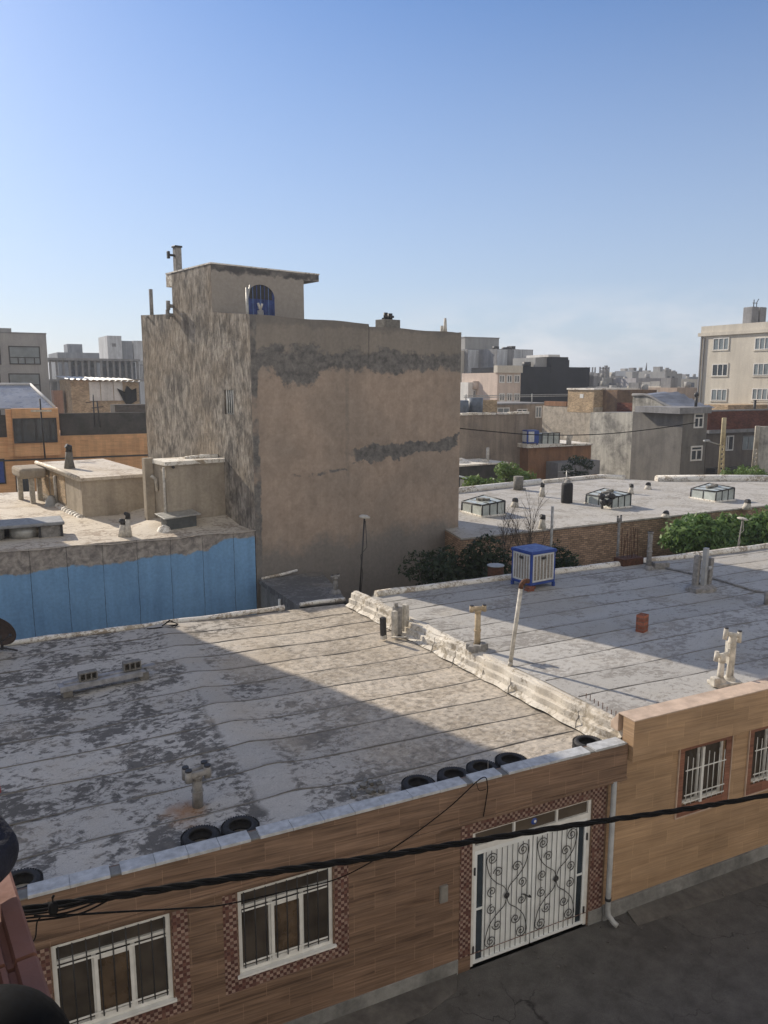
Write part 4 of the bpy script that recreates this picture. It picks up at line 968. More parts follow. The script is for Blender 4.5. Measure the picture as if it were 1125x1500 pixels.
q = onz(66,669,RZ); t = thing('antenna_mast', 'tall dark mast with a pale crossbar on the stair room porch', 'antenna', (q.x,q.y,RZ-.1))
MB().tube([(0,0,0),(-.05,0,3.0)], .04, 6).build('mast', M_iron, t); MB().box(-.5,.45,-.05,.05,2.35,2.44).build('crossbar', M_pipe_white, t)
# cube room against the tall house
A2 = R(11); r2p = ts(325,766); r2 = onhouse(0, 2.2, 0)
q0 = onplane(246,760,(r2[0],r2[1]),A2)[0]; q1 = 0.
z2 = onplane(300,673,(r2[0],r2[1]),A2)[1]
c2 = thing('water_tank_room', 'cube-shaped plastered room with white roof lip against the tall house', 'room', (r2[0]+math.cos(A2)*q0,r2[1]+math.sin(A2)*q0,BZ-.1), A2)
w2 = -q0; h2 = z2-BZ+.1; sd = onplane(223,700,(r2[0]+math.cos(A2)*q0,r2[1]+math.sin(A2)*q0),A2+R(90))[0]
mb = MB(); mb.prism([(0,0),(w2,0),(w2+.0,sd),(0,sd)], 0, h2-.14); mb.build('wall', M_room, c2)
mb = MB(); mb.prism([(-.06,-.09),(w2,-.09),(w2,sd),(-.06,sd)], h2-.14, h2); mb.tube([(w2*.45,sd*.5,h2),(w2*.75,sd*.4,h2+.06),(w2*.98,sd*.3,h2+.05)], .09, 7); mb.build('roof_slab', M_flash, c2)
mb = MB(); mb.tube([(-.08,.0,0),(-.08,.0,h2-.2)], .045, 8).tube([(-.08,sd*.55,h2*.55),(-.1,sd*.55,h2*.72),(-.25,sd*.6,h2*.78)], .06, 8).tube([(.25,-.15,h2-.2),(.25,-.05,h2-.2)], .05, 8, 1); mb.build('downpipe', [M_pipe_white, M_iron], c2)
mb = MB(); mb.box(-.35,-.02,sd-.25,sd+.05,0,h2+.05); mb.build('pillar', M_room, c2)
q = onz(224,700,5.6); small_vent('flue_pipe', 'pale bent pipe between the stair room and the cube room', (q.x+.5,q.y-3,BZ+1.6), .75, .08)
# metal-lidded hatch
q = onz(242,776,BZ); t = thing('roof_hatch', 'roof hatch with a tilted metal lid beside the cube room', 'hatch', (q.x,q.y-.35,BZ-.05), R(12))
w = 1.15; MB().box(0,w,0,.5,0,.5).build('box_wall', plain('dark_metal_sheet', (.10,.11,.115), .5, .4), t); M__ = TR(0,0,.52,rx=R(5),ry=R(-2)); MB().box(-.14,w+.12,-.16,.75,0,.045,0,M__).build('lid', M_steel, t, bevel=.01)
MB().lathe([(.3,-.02),(.2,.2),(.05,.3)], 9, 0, TR(-.08,.05,0)).build('sealing', M_flash, t)
q = onz(93,786,BZ); t = thing('roof_hatch', 'wide roof vent with a flat grey lid and bright metal drum sides at the left', 'hatch', (q.x,q.y,BZ-.05), R(2))
MB().box(-3.2,.06,-.12,1.3,.48,.6).build('lid', plain('grey_slab', (.24,.25,.26), .6, var=.3), t, bevel=.04)
mb = MB(); mb.box(-.08,0,0,.08,0,.48); mb.box(-.78,-.7,0,.08,0,.48); mb.box(-3.1,-3.0,0,.1,0,.48); mb.box(-3.0,-.08,1.1,1.2,0,.48); mb.build('post', M_iron, t)
mb = MB(); mb.tube([(-1.2,.55,.02),(-1.2,.55,.46)], .48, 20); mb.tube([(-2.3,.55,.02),(-2.3,.55,.46)], .48, 20); mb.build('drum', M_steel, t)
MB().box(-.7,-.08,.05,.1,.03,.45).build('side_sheet', M_pipe_grey, t)
# building outside the frame whose shade lies on the patchy roof
t = thing('apartment_block', 'five-storey rendered apartment block just left of the blue-walled house', 'apartment block', (-7,37,0))
MB().prism([(-16,33.4),(-2.25,33.4),(-2.0,35),(-5.6,41),(-16,41)],0,18.4).build('wall', M_room, t, world=True)
for zz in (3,6.2,9.4,12.6):
    for xx in (-11,-8,-5): 
        f = MB(); f.box(xx,xx+1.6,33.34,33.399,zz,zz+1.5); f.build('window', M_dglass, t, world=True)
# house the photograph is taken from
t = thing('camera_side_house', 'four-storey house on the near side of the street, seen only by its balcony ledge', 'house', (0,-5,0))
MB().box(-25,30,-9,-.72,0,13.5).build('wall', plaster('pale_cream_facade', (.56,.545,.515), (.48,.465,.44), .5, .1), t, world=True)
# ------------------------------------------------------------------ farther houses
def block(name, label, cat, px0, px1, py, d, depth, mat, rot=0., zb=0., group=None, roofmat=None, lip=.0):
    """box house whose front face starts at sight line px0 (d metres ahead) and ends on sight line px1; top at py"""
    a = at(px0, py, d); rot = R(rot); w = onplane(px1, py, (a.x,a.y), rot)[0]; zt = a.z
    t = thing(name, label, cat, (a.x,a.y,zb), rot, group)
    mb = MB(); mb.prism([(0,0),(w,0),(w,depth),(0,depth)], 0, zt-zb); t2 = mb.build('wall', mat, t)
    t['w'] = w
    if roofmat: MB().prism([(-.06,-.06),(w+.06,-.06),(w+.06,depth+.06),(-.06,depth+.06)], zt-zb+.001, zt-zb+.16+lip).build('roof', roofmat, t)
    loc = lambda px, py_: (lambda s: (s[0], s[1]-zb))(onplane(px, py_, (a.x,a.y), rot))
    sid = lambda px, py_: (lambda s: (s[0], s[1]-zb))(onplane(px, py_, (a.x,a.y), rot+R(90)))
    return t, loc, sid, w, zt-zb
def win(t, loc, px0, px1, py0, py1, sashes=(.5,), transom=None, fw=.08, frame=None, pane=None, y=0.):
    a, b = loc(px0, (py0+py1)/2)[0], loc(px1, (py0+py1)/2)[0]; z1, z0 = loc((px0+px1)/2, py0)[1], loc((px0+px1)/2, py1)[1]
    tr = z0+(z1-z0)*transom if transom else None
    fr = slab_window(t, a, b, z0, z1, y-.002, sashes, tr, fw, frame, pane, .07); fr.name = 'window'
    return fr
M_greyclad = plaster('grey_cladding', (.36,.36,.35), (.31,.31,.31), .3, .15, .15)
M_cream = plaster('cream_render', (.60,.56,.48), (.55,.51,.44), .25, .15, .15)
M_orange = woodtile('orange_timber_cladding', (.66,.36,.17), (.52,.27,.12), (.74,.43,.21), tw=.32, th=6., amp=.35)
M_darkparapet = plaster('dark_parapet', (.095,.09,.085), (.06,.06,.055), .8, .2)
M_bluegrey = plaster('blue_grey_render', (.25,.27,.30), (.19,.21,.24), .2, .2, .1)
M_palegrey = plaster('pale_grey_sheet', (.58,.60,.62), (.50,.51,.53), .25, .3, .1)
M_charcoal = plaster('charcoal_bitumen_wall', (.028,.030,.036), (.018,.02,.025), .3, .2, .1)
M_pink = plaster('pinkish_stone', (.60,.50,.43), (.53,.44,.38), .4, .15, .1)
M_greywall = plaster('stained_cement_wall', (.50,.48,.425), (.215,.208,.19), .5, .35, .4)
M_dunwall = plaster('dull_brown_wall', (.33,.275,.22), (.25,.21,.175), .5, .3, .3)
M_granular = plaster('grainy_tan_render', (.50,.44,.36), (.33,.30,.25), 1.6, .2, .6, 4.)
M_redbrick = bricks('dark_red_brick', (.17,.062,.042), (.10,.05,.04), .3, .1)
M_alleybrick = bricks('old_tan_brick', (.48,.33,.225), (.19,.15,.125), .26, .095, .35, .25)
M_redmud = plaster('reddish_mud_wall', (.30,.165,.095), (.24,.14,.085), .8, .3, .3)
M_conc = plaster('raw_concrete', (.27,.27,.275), (.20,.2,.205), .5, .2, .2)
M_sheetblue = plain('blue_grey_sheeting', (.13,.155,.19), .5, var=.5, scale=1.5)
M_whitewall = plaster('white_render', (.70,.69,.66), (.60,.59,.57), .4, .15, .1)
# --- left distance
t, L, S, w, h = block('apartment_block', 'grey clad apartment block with dark-framed windows at the left edge', 'apartment block', -70, 67, 486, 88, 14, M_greyclad, 4)
for (y0_, y1_) in ((507,534),(547,574),(588,615)):
    f = win(t, L, 13, 59, y0_, y1_, (.28,.5,.8), .38, .12, M_iron, M_blindglass); f = win(t, L, -40, 1, y0_, y1_, (.28,.5,.8), .38, .12, M_iron, M_blindglass)
MB().box(w-6.5,w-3.5,2,4,h,h+.7).build('roof_box', M_greyclad, t)
MB().prism([(-.05,-.05),(w+.05,-.05),(w+.05,14),(-.05,14)], h, h+.15).build('roof', M_conc, t)
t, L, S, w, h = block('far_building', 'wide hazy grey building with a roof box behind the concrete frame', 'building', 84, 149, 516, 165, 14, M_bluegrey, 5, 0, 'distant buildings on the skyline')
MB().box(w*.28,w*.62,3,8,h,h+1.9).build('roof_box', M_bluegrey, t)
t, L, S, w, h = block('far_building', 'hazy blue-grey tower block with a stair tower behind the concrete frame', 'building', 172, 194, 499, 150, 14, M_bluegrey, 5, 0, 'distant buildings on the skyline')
a_, b_ = L(156,495)[0], L(177,495)[0]; MB().box(a_,b_,-.5,8,0,L(165,492)[1]).build('stair_tower', M_palegrey, t)
win(t, L, 163, 169, 503, 508, (.5,), None, .2, M_conc, M_dglass, -.5)
block('far_building', 'pale blue slab building touching the left edge of the tall house', 'building', 195, 240, 499, 152, 12, M_palegrey, 5, 0, 'distant buildings on the skyline')
# unfinished concrete frame
a = at(70,524,118); rot = R(6); w = onplane(216,528,(a.x,a.y),rot)[0]
t = thing('unfinished_building', 'unfinished concrete frame of slabs and thin columns behind the brick shed', 'building', (a.x,a.y,0), rot)
zt = a.z; mb = MB(); mb.box(0,w*.92,0,12,zt-.35,zt); mb.box(0,w,0,12,zt-3.5,zt-3.15); mb.build('slab', M_conc, t)
mb = MB(); k = 0
for i in range(15): x = .3+(w*.92-.6)*i/14; mb.box(x-.16,x+.16,.3,.6,0,zt-3.5); mb.box(x-.16,x+.16,.3,.6,zt-3.15,zt-.35); mb.build('column', M_conc, t); mb = MB()
for (u0, u1) in ((.22,.50),(.55,.9)):
    mb = MB(); mb.box(w*u0,w*u1,2.,2.05,zt-3.14,zt-.5)
    n_ = int((u1-u0)*w/.6)
    for i in range(n_): mb.box(w*u0+i*.6,w*u0+i*.6+.25,1.9,1.99,zt-3.14,zt-.36)
    mb.build('sheeting', M_sheetblue, t)
mb = MB(); mb.box(.2,w*.9,8,8.1,0,zt-3.5); mb.build('back_wall', M_bluegrey, t)
mb = MB()
for i in range(6): x = w*.93+i*w*.014; mb.tube([(x,.5,zt-3.2),(x,.5,zt-.2)], .04, 5)
mb.tube([(w*.92,.5,zt-.9),(w*1.02,.5,zt-.9)], .04, 5); mb.build('railing', M_iron, t)
# brick shed on a roof
t, L, S, w, h = block('brick_shed', 'yellow brick shed with a wavy tin roof and white side panels', 'shed', 103, 129, 556, 84, 7, M_ybrick, 6, 0)
W2 = L(203,560)[0]; mb = MB(); mb.box(w,W2,.02,7,0,h); mb.build('side_wall', M_ybrick, t)
mb = MB(); x = w+.05; xs = [w+.05, L(147,560)[0], L(166,560)[0], L(180,560)[0]]
for i in range(3): mb.box(xs[i],xs[i+1]-.08,-.06,.019,L(150,587)[1],h-.25)
mb.build('white_panel', M_whitewall, t)
mb = MB(); vs = []; n_ = 60
for i in range(n_+1):
    x = -.4+(W2+.6)*i/n_; z = h+.05+.07*math.sin(i*1.3)-.25*i/n_
    vs += [(x,-.5,z),(x,7.2,z+.35)]
mb.add(vs, [(2*i,2*i+2,2*i+3,2*i+1) for i in range(n_)]); r_ = mb.build('tin_roof', M_steel, t)
sm_ = r_.modifiers.new('thickness', 'SOLIDIFY'); sm_.thickness = .06
mb = MB(); xa, xb = L(172,590)[0], L(200,590)[0]; z0_, z1_ = L(185,595)[1], L(185,566)[1]
mb.add([(xa,-.25,z1_-.2),(xa+.8,-.3,z1_-.6),((xa+xb)/2,-.35,z1_+.1),(xb-.5,-.3,z1_-.4),(xb,-.25,z1_-.2),(xb,-.2,z0_+.6),((xa+xb)/2,-.2,z0_),(xa+.6,-.22,z0_+.7)], [(7,6,5,4,3,2,1,0)])
mb.build('tarpaulin', M_wire, t).modifiers.new('thickness', 'SOLIDIFY').thickness = .12
t, L, S, w, h = block('brick_pillar', 'small pinkish brick chimney stack standing before the concrete frame', 'chimney', 78, 92, 572, 86, 1.5, plaster('pink_brick_dust', (.42,.27,.20), (.34,.22,.17), 2.), 6)
# orange house
t, L, S, w, h = block('orange_clad_house', 'house clad in orange timber boards with a dark parapet and glazed bays', 'house', -90, 226, 660, 56, 8, M_orange, 0)
t['label'] = 'house clad in orange timber boards with a dark parapet and glazed bays'
mb = MB(); za, zb_ = L(150,605)[1], L(150,637)[1]; xw = L(226,620)[0]; mb.box(L(88,620)[0],xw,.4,.8,zb_,za); mb.build('parapet', M_darkparapet, t); MB().box(0,L(9,620)[0],.35,.8,zb_,za-.05).build('parapet', M_darkparapet, t)
zc = L(150,637)[1]; mb = MB(); mb.box(0,xw,.0,8,h,zc); mb.build('upper_cladding', M_orange, t)
x0_, x1_ = L(18,620)[0], L(86,620)[0]; zt_ = L(50,598)[1]
mb = MB(); mb.box(x0_,x1_,-.5,5,h-.6,zt_); mb.box(L(9,620)[0],x0_-.02,-.3,5,h-.6,zt_-.05); mb.build('bay', M_orange, t)
fr = slab_window(t, L(19.5,630)[0], L(83,630)[0], L(50,648)[1], L(50,612)[1], -.502, (.2,.52,.85), None, .14, M_iron, M_dglass, .09); fr.name = 'bay_window'
mb = MB(); v = [(x0_-1.,.2,zt_+.02),(x1_-.2,.2,zt_+.02),(x1_-1.7,5,zt_+1.75),(x0_-2.5,5,zt_+1.75)]; mb.add(v+[(a,b,c-.12) for a,b,c in v], [(0,1,2,3),(7,6,5,4),(0,4,5,1),(1,5,6,2),(2,6,7,3),(3,7,4,0)])
sk = mb.build('skylight', plain('dusty_skylight_glass', (.24,.25,.27), .3, var=.4, scale=.8), t)
mb = MB()
for A_, B_ in ((1,2),(0,3),(2,3)): mb.tube([tuple(Vector(v[A_])+Vector((0,0,.04))), tuple(Vector(v[B_])+Vector((0,0,.04)))], .11, 6)
mb.build('skylight_frame', M_whitewall, sk)
slab_window(t, L(-6,690)[0], L(8,690)[0], L(0,709)[1], L(0,672)[1], -.002, (), None, .1, M_iron, M_bluepaint, .06).name = 'window'
slab_window(t, L(22,690)[0], L(48,690)[0], L(35,720)[1], L(35,683)[1], -.002, (.55,), None, .1, M_iron, M_dglass, .06).name = 'window'
mb = MB(); mb.box(0,w,-.03,-.002,L(30,675)[1],L(30,672.5)[1]); mb.build('joint_strip', M_darkparapet, t)
for k, (pa, pb, lab) in enumerate((((139,625),(136,578),'left leaning thin mast above the orange house parapet'),((147,626),(142,588),'right leaning thin mast above the orange house parapet'))):
    q0 = at(*pa, 55.5); q1 = at(*pb, 55.5); solo('antenna_mast', lab, 'antenna', MB().tube([(0,0,0),tuple(q1-q0)], .05, 6).tube([(-.5,0,(q1-q0).z*.75),(.3,0,(q1-q0).z*.8)],.03,5), M_iron, tuple(q0), 0, 'masts over the orange house')
block('grey_lean_to', 'dark grey block wall right of the yellow brick shed', 'wall', 168, 216, 593, 76, 2, M_darkparapet, 6)
# --- house behind the alley: brick wall and broad pale roof with skylights
fh = thing('brick_walled_house', 'low house with a tan brick rear wall and broad pale roof carrying three skylights', 'house', (30,28,0))
FY = 28.0; FZ = 3.9
poly = [(16.6,27.4),(44,FY+.3),(47,34),(38.2,38.4),(36.0,41.3),(30.5,40.6),(19,38.6)]
MB().prism(poly, 0, FZ-.05).build('wall', M_alleybrick, fh, world=True)
cx_ = sum(p[0] for p in poly)/7
MB().prism([(p[0],p[1]-(.08 if p[1] < 30 else 0)) for p in poly], FZ-.05, FZ+.02).build('roof_sheet', M_far_roof, fh, world=True)
mb = MB(); mb.tube([(19,38.5,FZ+.05),(24,39.3,FZ+.1),(30.5,40.5,FZ+.1)], .24, 8); mb.tube([(30.7,40.6,FZ+.05),(36,41.2,FZ+.08),(37.0,39.8,FZ+.1)], .2, 8); mb.tube([(38.3,38.3,FZ+.1),(42,36.7,FZ+.12),(47,34.1,FZ+.1)], .3, 8); mb.build('rear_kerb', M_flash, fh, world=True)
mb = MB(); mb.box(16.7,43.9,27.2,27.33,3.6,3.72) if False else None
# alley wall ledge and yard
mb = MB(); mb.prism([(13,24.6),(40,24.2),(40,24.9),(13,25.2)], 0, 2.3); o = mb.build('yard_wall', M_cement); tag(o, 'low dark cement ledge along the alley in front of the brick wall', 'wall')
def skylight(name, label, p, yaw, L_=2.5, D_=1.7, h0=.42, h1=.9, z=FZ):
    q = onz(p[0], p[1], z); t = thing(name, label, 'skylight', (q.x,q.y,z), yaw, 'glass skylights on the flat roofs')
    fr = MB(); r = .035
    c = [(0,0),(L_,0),(L_,D_),(0,D_)]; hs = [h0,h1,h1,h0] 
    hs = [h1*.66, h1*.8, h1*.86, h1*.6]
    T = [Vector((c[i][0],c[i][1],hs[i])) for i in range(4)]; B = [Vector((c[i][0],c[i][1],.05)) for i in range(4)]
    for i in range(4):
        fr.tube([B[i],T[i]], r*1.2, 6); fr.tube([T[i],T[(i+1)%4]], r*1.2, 6); fr.tube([B[i],B[(i+1)%4]], r, 6)
    for k in (1,2): 
        a, b = T[0].lerp(T[1],k/3), T[3].lerp(T[2],k/3); fr.tube([a,b], r, 6); fr.tube([B[0].lerp(B[1],k/3), a], r, 6)
    a, b = T[0].lerp(T[3],.5), T[1].lerp(T[2],.5); fr.tube([B[1].lerp(B[2],.5), b], r, 6); fr.tube([B[0].lerp(B[3],.5), a], r, 6)
    fr.build('frame', M_iron, t)
    g = MB()
    for i in range(4): j = (i+1)%4; g.quad(B[i],B[j],T[j],T[i])
    g.quad(T[0],T[1],T[2],T[3]); g.build('pane', M_skyglass, t)
    k = MB(); k.prism([(-.08,-.08),(L_+.08,-.08),(L_+.08,D_+.08),(-.08,D_+.08)], -.05, .09); k.build('kerb', M_flash, t, bevel=.03)
    rnd = random.Random(len(label))
    for i in range(4):
        s = MB()
        w_ = rnd.random(); b_ = T[0].lerp(T[1],.3+.5*w_).lerp(T[3].lerp(T[2],.3+.5*w_), .3+.4*rnd.random()); s.box(-.14,.14,-.09,.09,.02,.13,0,TR(b_.x,b_.y,b_.z,rz=rnd.random()*3)); s.build('weight_brick', M_concblock, t)
    return t
M_skyglass = plain('milky_green_glass', (.43,.47,.45), .25, var=.25, scale=2., spec=.5)
skylight('skylight', 'glass skylight with bricks on top beside the right edge of the tall house', (706,758), R(2), 1.35, 1.8)
skylight('skylight', 'glass skylight with a black motor leaning on it, middle of the pale roof', (896,746), R(2), 1.3, 1.95)
skylight('skylight', 'glass skylight at the far right of the pale roof below the leaning posts', (1048,736), R(0), 1.4, 1.75)
q = onz(884,744,FZ); mb = MB(); rnd = random.Random(2)
for i in range(16): s = rnd.uniform(.08,.2); mb.lathe([(0,-s),(s*.7,-s*.6),(s,0),(s*.7,s*.6),(0,s)], 8, 0, TR(rnd.gauss(0,.28),rnd.gauss(0,.15),.25+rnd.random()*.45))
mb.box(-.4,-.32,-.1,0,0,.4); mb.box(.3,.38,-.1,0,0,.4)
solo('motor_heap', 'black bundled motor on short legs leaning at the middle skylight', 'motor', mb, M_iron, (q.x,q.y-.25,FZ))
q = onz(830,737,FZ); t = thing('water_tank', 'black upright barrel tied with cloth on the pale roof', 'tank', (q.x,q.y,FZ)); MB().lathe([(0,0),(.28,.0),(.31,.06),(.31,1.0),(.27,1.12),(0,1.14)], 18).build('drum', M_rubber, t); MB().lathe([(.0,1.3),(.12,1.26),(.22,1.1)], 8).build('cover', M_pipe_grey, t)
q = onz(829,722,FZ); t = thing('tv_aerial', 'thin TV aerial standing behind the black barrel', 'antenna', (q.x,q.y,FZ))
mb = MB(); mb.tube([(0,0,0),(0,0,1.35)], .03, 6).tube([(-.6,0,1.3),(.55,0,1.3)], .02, 5).tube([(0,0,.9),(.4,0,.1)], .015, 5); mb.build('mast', M_steel, t)
q = onz(759,718,FZ); solo('flue_pot', 'short dark pot with a flat plate at the rear of the pale roof', 'flue', MB().tube([(0,0,0),(0,0,.85)], .3, 14).tube([(-.1,0,.02),(.35,-.3,.02)],.12,8), M_concblock, (q.x,q.y,FZ))
for p, lab, h_ in (((794,728),'small white pair of flues in the middle of the pale roof',.75),((754,743),'small grey cowl near the first skylight',.4),((924,724),'small white pipe right of the middle skylight',.55),((949,717),'low dark-capped flue between the middle and right skylights',.35),((1094,745),'white capped pipe at the front edge of the pale roof over the bush',.4),((975,757),'low white knob on the edge of the pale roof left of the bush',.2),((794,775),'dark pipe rising over the brick wall edge beside the bare sapling',.6)):
    q = onz(p[0],p[1],FZ); small_vent('flue_pipe', lab, (q.x,q.y,FZ-.03), h_, .12 if h_ > .5 else .16, None, 'small flues on the broad pale roof')
q = ony(805,850,25.5); q1 = ony(808,742,25.5); solo('steel_post', 'slim grey steel post rising behind the air cooler', 'post', MB().tube([(0,0,0),(.02,0,q1.z-1.2)], .055, 8), M_steel, (q.x,25.5,1.2))
# terraces and low roofs behind it
t, L, S, w, h = block('low_shed', 'low shed with a white-patched roof beside the tall house', 'shed', 664, 742, 684, 60, 3.2, M_darkparapet, 6)
MB().prism([(-.2,-.2),(w,-.2),(w*.98,3.4),(-.2,3.6)], h, h+.12).lathe([(.9,0),(.7,.25),(.2,.4)],10,0,TR(w*.32,1.6,h+.1)).build('roof', M_flash, t); MB().tube([(w*.72,.6,h),(w*.72,.6,h+1.3)], .13, 8).lathe([(.5,0),(.3,.3)],8,0,TR(w*.68,.8,h+.1)).build('flue', M_pipe_white, t)
q = at(672,722,53); t = thing('skylight', 'small dusty skylight partly hidden behind the right edge of the tall house', 'skylight', (q.x,q.y,q.z-.4), R(-8), 'glass skylights on the flat roofs')
MB().prism([(0,0),(1.7,0),(1.7,2.2),(0,2.2)], 0, [1.45,1.0,1.15,1.6]).build('pane', M_skyglass, t); mb = MB()
for x,y,z in ((0,0,1.5),(1.7,0,1.05),(1.7,2.2,1.2),(.85,0,1.25)): mb.tube([(x,y-.01,0),(x,y-.01,z)], .06, 5)
mb.tube([(0,-.01,1.47),(1.7,-.01,1.02)], .06, 5); mb.tube([(1.7,0,1.02),(1.7,2.2,1.17)], .06, 5); mb.build('frame', M_iron, t)
# dull wall and terraces in the middle distance
t, L, S, w, h = block('plain_walled_house', 'house with a blank dull brown wall right of the tall house', 'house', 655, 775, 609, 64.5, 13, M_dunwall, 2)
mb = MB()
for i in range(12): mb.box(w*i/12,w*(i+.9)/12,-.1,.35,h,h+.1+.12*abs(math.sin(i*2.7)))
mb.build('coping', M_flash, t)
MB().tube([(w*.44,1.2,h),(w*.44,1.2,h+1.6)], .9, 14).build('dark_tank', M_rubber, t) if False else None
q = at(696,609,67); solo('roof_tank', 'dark blue-black water tanks on the dull brown house roof', 'tank', MB().tube([(-.7,0,0),(-.7,0,1.5)], .55, 14).tube([(.7,.2,0),(.7,.2,1.7)], .7, 14), M_sheetblue, (q.x,q.y+1,q.z-.2))
q = at(663,609,68); solo('parapet_end', 'short yellow brick parapet piece next to the tall house', 'wall', MB().box(-1.5,1.5,0,.4,-.2,1.25), M_ybrick, (q.x+1.2,q.y+.9,q.z))
q = at(718,609,68.5); solo('parapet_end', 'yellow brick parapet piece right of the dark roof tanks', 'wall', MB().box(-1.3,1.3,0,.4,-.2,1.35), M_ybrick, (q.x,q.y+.9,q.z))
t, L, S, w, h = block('long_low_house', 'long flat-roofed house with white windows behind the dull brown wall', 'house', 668, 806, 594, 92, 8, M_dunwall, 2, 0, None, M_conc)
win(t, L, 728, 746, 597, 609, (.5,), None, .12, M_whitewall, M_blindglass); win(t, L, 757, 772, 599, 613, (.5,), None, .12, M_whitewall, M_dglass); win(t, L, 784, 793, 595, 612, (.5,), None, .14, M_whitewall, M_blindglass)
mb = MB(); mb.tube([(w*.1,.5,h+1.1),(w*1.4,.5,h+1.2)], .05, 5); mb.tube([(w*.1,.5,h+.9),(w*1.4,.5,h+1.0)], .05, 5)
for k in (.12,.82): mb.tube([(w*k,.5,h),(w*k,.5,h+1.3)], .08, 5)
mb.build('railing', M_steel, t)
# white house with round bays, pink house, tall grey building, charcoal building
t, L, S, w, h = block('white_bay_house', 'small white house with two round tan bays', 'house', 686, 728, 560, 112, 9, M_whitewall, 2)
for xa, xb in ((692,702),(712,723)):
    xm = (L(xa,570)[0]+L(xb,570)[0])/2; r_ = (L(xb,570)[0]-L(xa,570)[0])/2; z0_, z1_ = L(700,570)[1], L(700,559.5)[1]
    mb = MB(); mb.tube([(xm,0,z0_),(xm,0,z1_)], r_, 18); mb.tube([(xm,0,z1_),(xm,0,z1_+.12)], r_*1.05, 18); b_ = mb.build('bay', M_pink, t)
    win(t, L, xa, xb+1, 571, 584, (.33,.66), None, .14, M_whitewall, M_dglass)
slab_window(t, L(706,580)[0], L(709,580)[0], L(700,590)[1], L(700,573)[1], -.002, (), None, .05, M_iron, M_dglass).name = 'door'
t, L, S, w, h = block('pink_stone_house', 'pinkish stone house with two rows of three windows and a cream parapet', 'house', 729, 763, 546, 108, 9, M_pink, 2)
for xa, xb in ((731,739),(742,750),(753,761)): win(t, L, xa, xb, 549, 561, (.5,), None, .16, M_whitewall, M_dglass); win(t, L, xa, xb, 576, 588, (.5,), None, .16, M_whitewall, M_dglass)
MB().box(-.25,w+.1,-.3,.6,h,L(745,535.5)[1]).build('parapet', M_cream, t)
t, L, S, w, h = block('tall_grey_building', 'tall grey building with pale sheet panels and a dark roof room', 'building', 685, 738, 511, 140, 14, M_conc, 2)
mb = MB(); mb.box(.1,w*.58,-.15,-.002,0,h-.15); mb.build('sheet_panel', M_palegrey, t)
mb = MB(); mb.box(.1,w*.95,1.,9,h,L(710,494.5)[1]); mb.box(.0,w*.97,.9,9.1,L(710,494.5)[1],L(710,493.5)[1]); mb.build('roof_room', M_greyclad, t)
mb = MB(); mb.box(-1.6,-.02,1,8,0,h-.3); mb.build('side_wing', M_cream, t)
t, L, S, w, h = block('grey_panel_building', 'grey building with two pale sheet panels left of the charcoal building', 'building', 728, 781, 511, 136, 12, M_conc, 2)
mb = MB(); mb.box(.05,w*.27,-.15,-.002,0,h-.1); mb.box(w*.45,w*.68,-.15,-.002,0,h-.1); mb.box(w*.69,w*.97,-.15,-.002,0,h-.1); mb.build('sheet_panel', M_palegrey, t)
mb = MB(); mb.tube([(w*.15,2,h),(w*.15,2,h+.5)],.6,10).tube([(w*.42,2,h),(w*.42,2,h+.4)],.7,10).box(w*.5,w*.6,1,2.5,h,h+.6); mb.build('roof_tank', M_iron, t)
t, L, S, w, h = block('charcoal_building', 'broad charcoal-black building with a raised middle block', 'building', 763, 864, 537, 124, 14, M_charcoal, 2)
a_, b_ = L(807,530)[0], L(832,530)[0]; MB().box(a_,b_,-.05,9,h-1,L(820,523)[1]).build('raised_block', M_charcoal, t)
MB().box(L(805,522)[0],L(822,522)[0],.3,6,L(820,523)[1],L(820,519.5)[1]).build('roof_lip', M_whitewall, t)
MB().box(L(790,530)[0],a_-.01,1,7,h,L(800,523.5)[1]).build('roof_room', M_greyclad, t)
MB().box(L(833,530)[0],L(840,530)[0],1,4,h,h+1.2).tube([(L(783,530)[0],2,h),(L(783,530)[0],2,h+.8)],.7,10).build('roof_tank', M_iron, t)
# terrace house with small cooler and glass row
t, L, S, w, h = block('mud_brick_house', 'reddish mud-brick house with a white-edged roof terrace', 'house', 774, 866, 656, 67, 7, M_redmud, 2)
MB().prism([(-.3,-.25),(w,-.25),(w,6.9),(-.3,6.9)], h, [h+.35,h+.15,h+.2,h+.4]).build('roof', M_flash, t)
mb = MB(); mb.box(w*.28,w*.95,-1.6,-.02,0,L(830,674)[1]); mb.build('grey_lean_to', M_conc, t)
slab_window(t, L(848,690)[0], L(860,690)[0], 0.6, L(850,692)[1], -1.602, (), None, .05, M_rust, M_rust).name = 'door'
q = at(786,653,66.5); cl2 = thing('air_cooler', 'small far blue air cooler on the mud-brick house roof', 'air cooler', (q.x,q.y+.9,q.z+.05), R(-12))
MB().box(-.55,.55,-.5,.5,.15,1.25).box(-.5,-.4,-.45,-.35,0,.15).box(.4,.5,-.45,-.35,0,.15).box(-.5,-.4,.35,.45,0,.15).box(.4,.5,.35,.45,0,.15).build('casing', M_bluepaint, cl2)
MB().box(-.6,-.552,-.4,.4,.25,1.15).box(-.42,.1,-.54,-.502,.25,1.15).build('louvre_panel', M_coolwhite, cl2)
q = at(802,654,67); t = thing('skylight', 'row of pale glass panes on the mud-brick house roof', 'skylight', (q.x,q.y+.8,q.z-.1), R(4), 'glass skylights on the flat roofs')
MB().box(0,2.0,0,1.0,.1,1.15).build('pane', M_skyglass, t); mb = MB()
for i in range(4): mb.box(-.05+i*.66,.03+i*.66,-.04,.0,.05,1.2)
mb.box(-.05,2.05,-.04,0,1.15,1.22); mb.build('frame', M_iron, t)
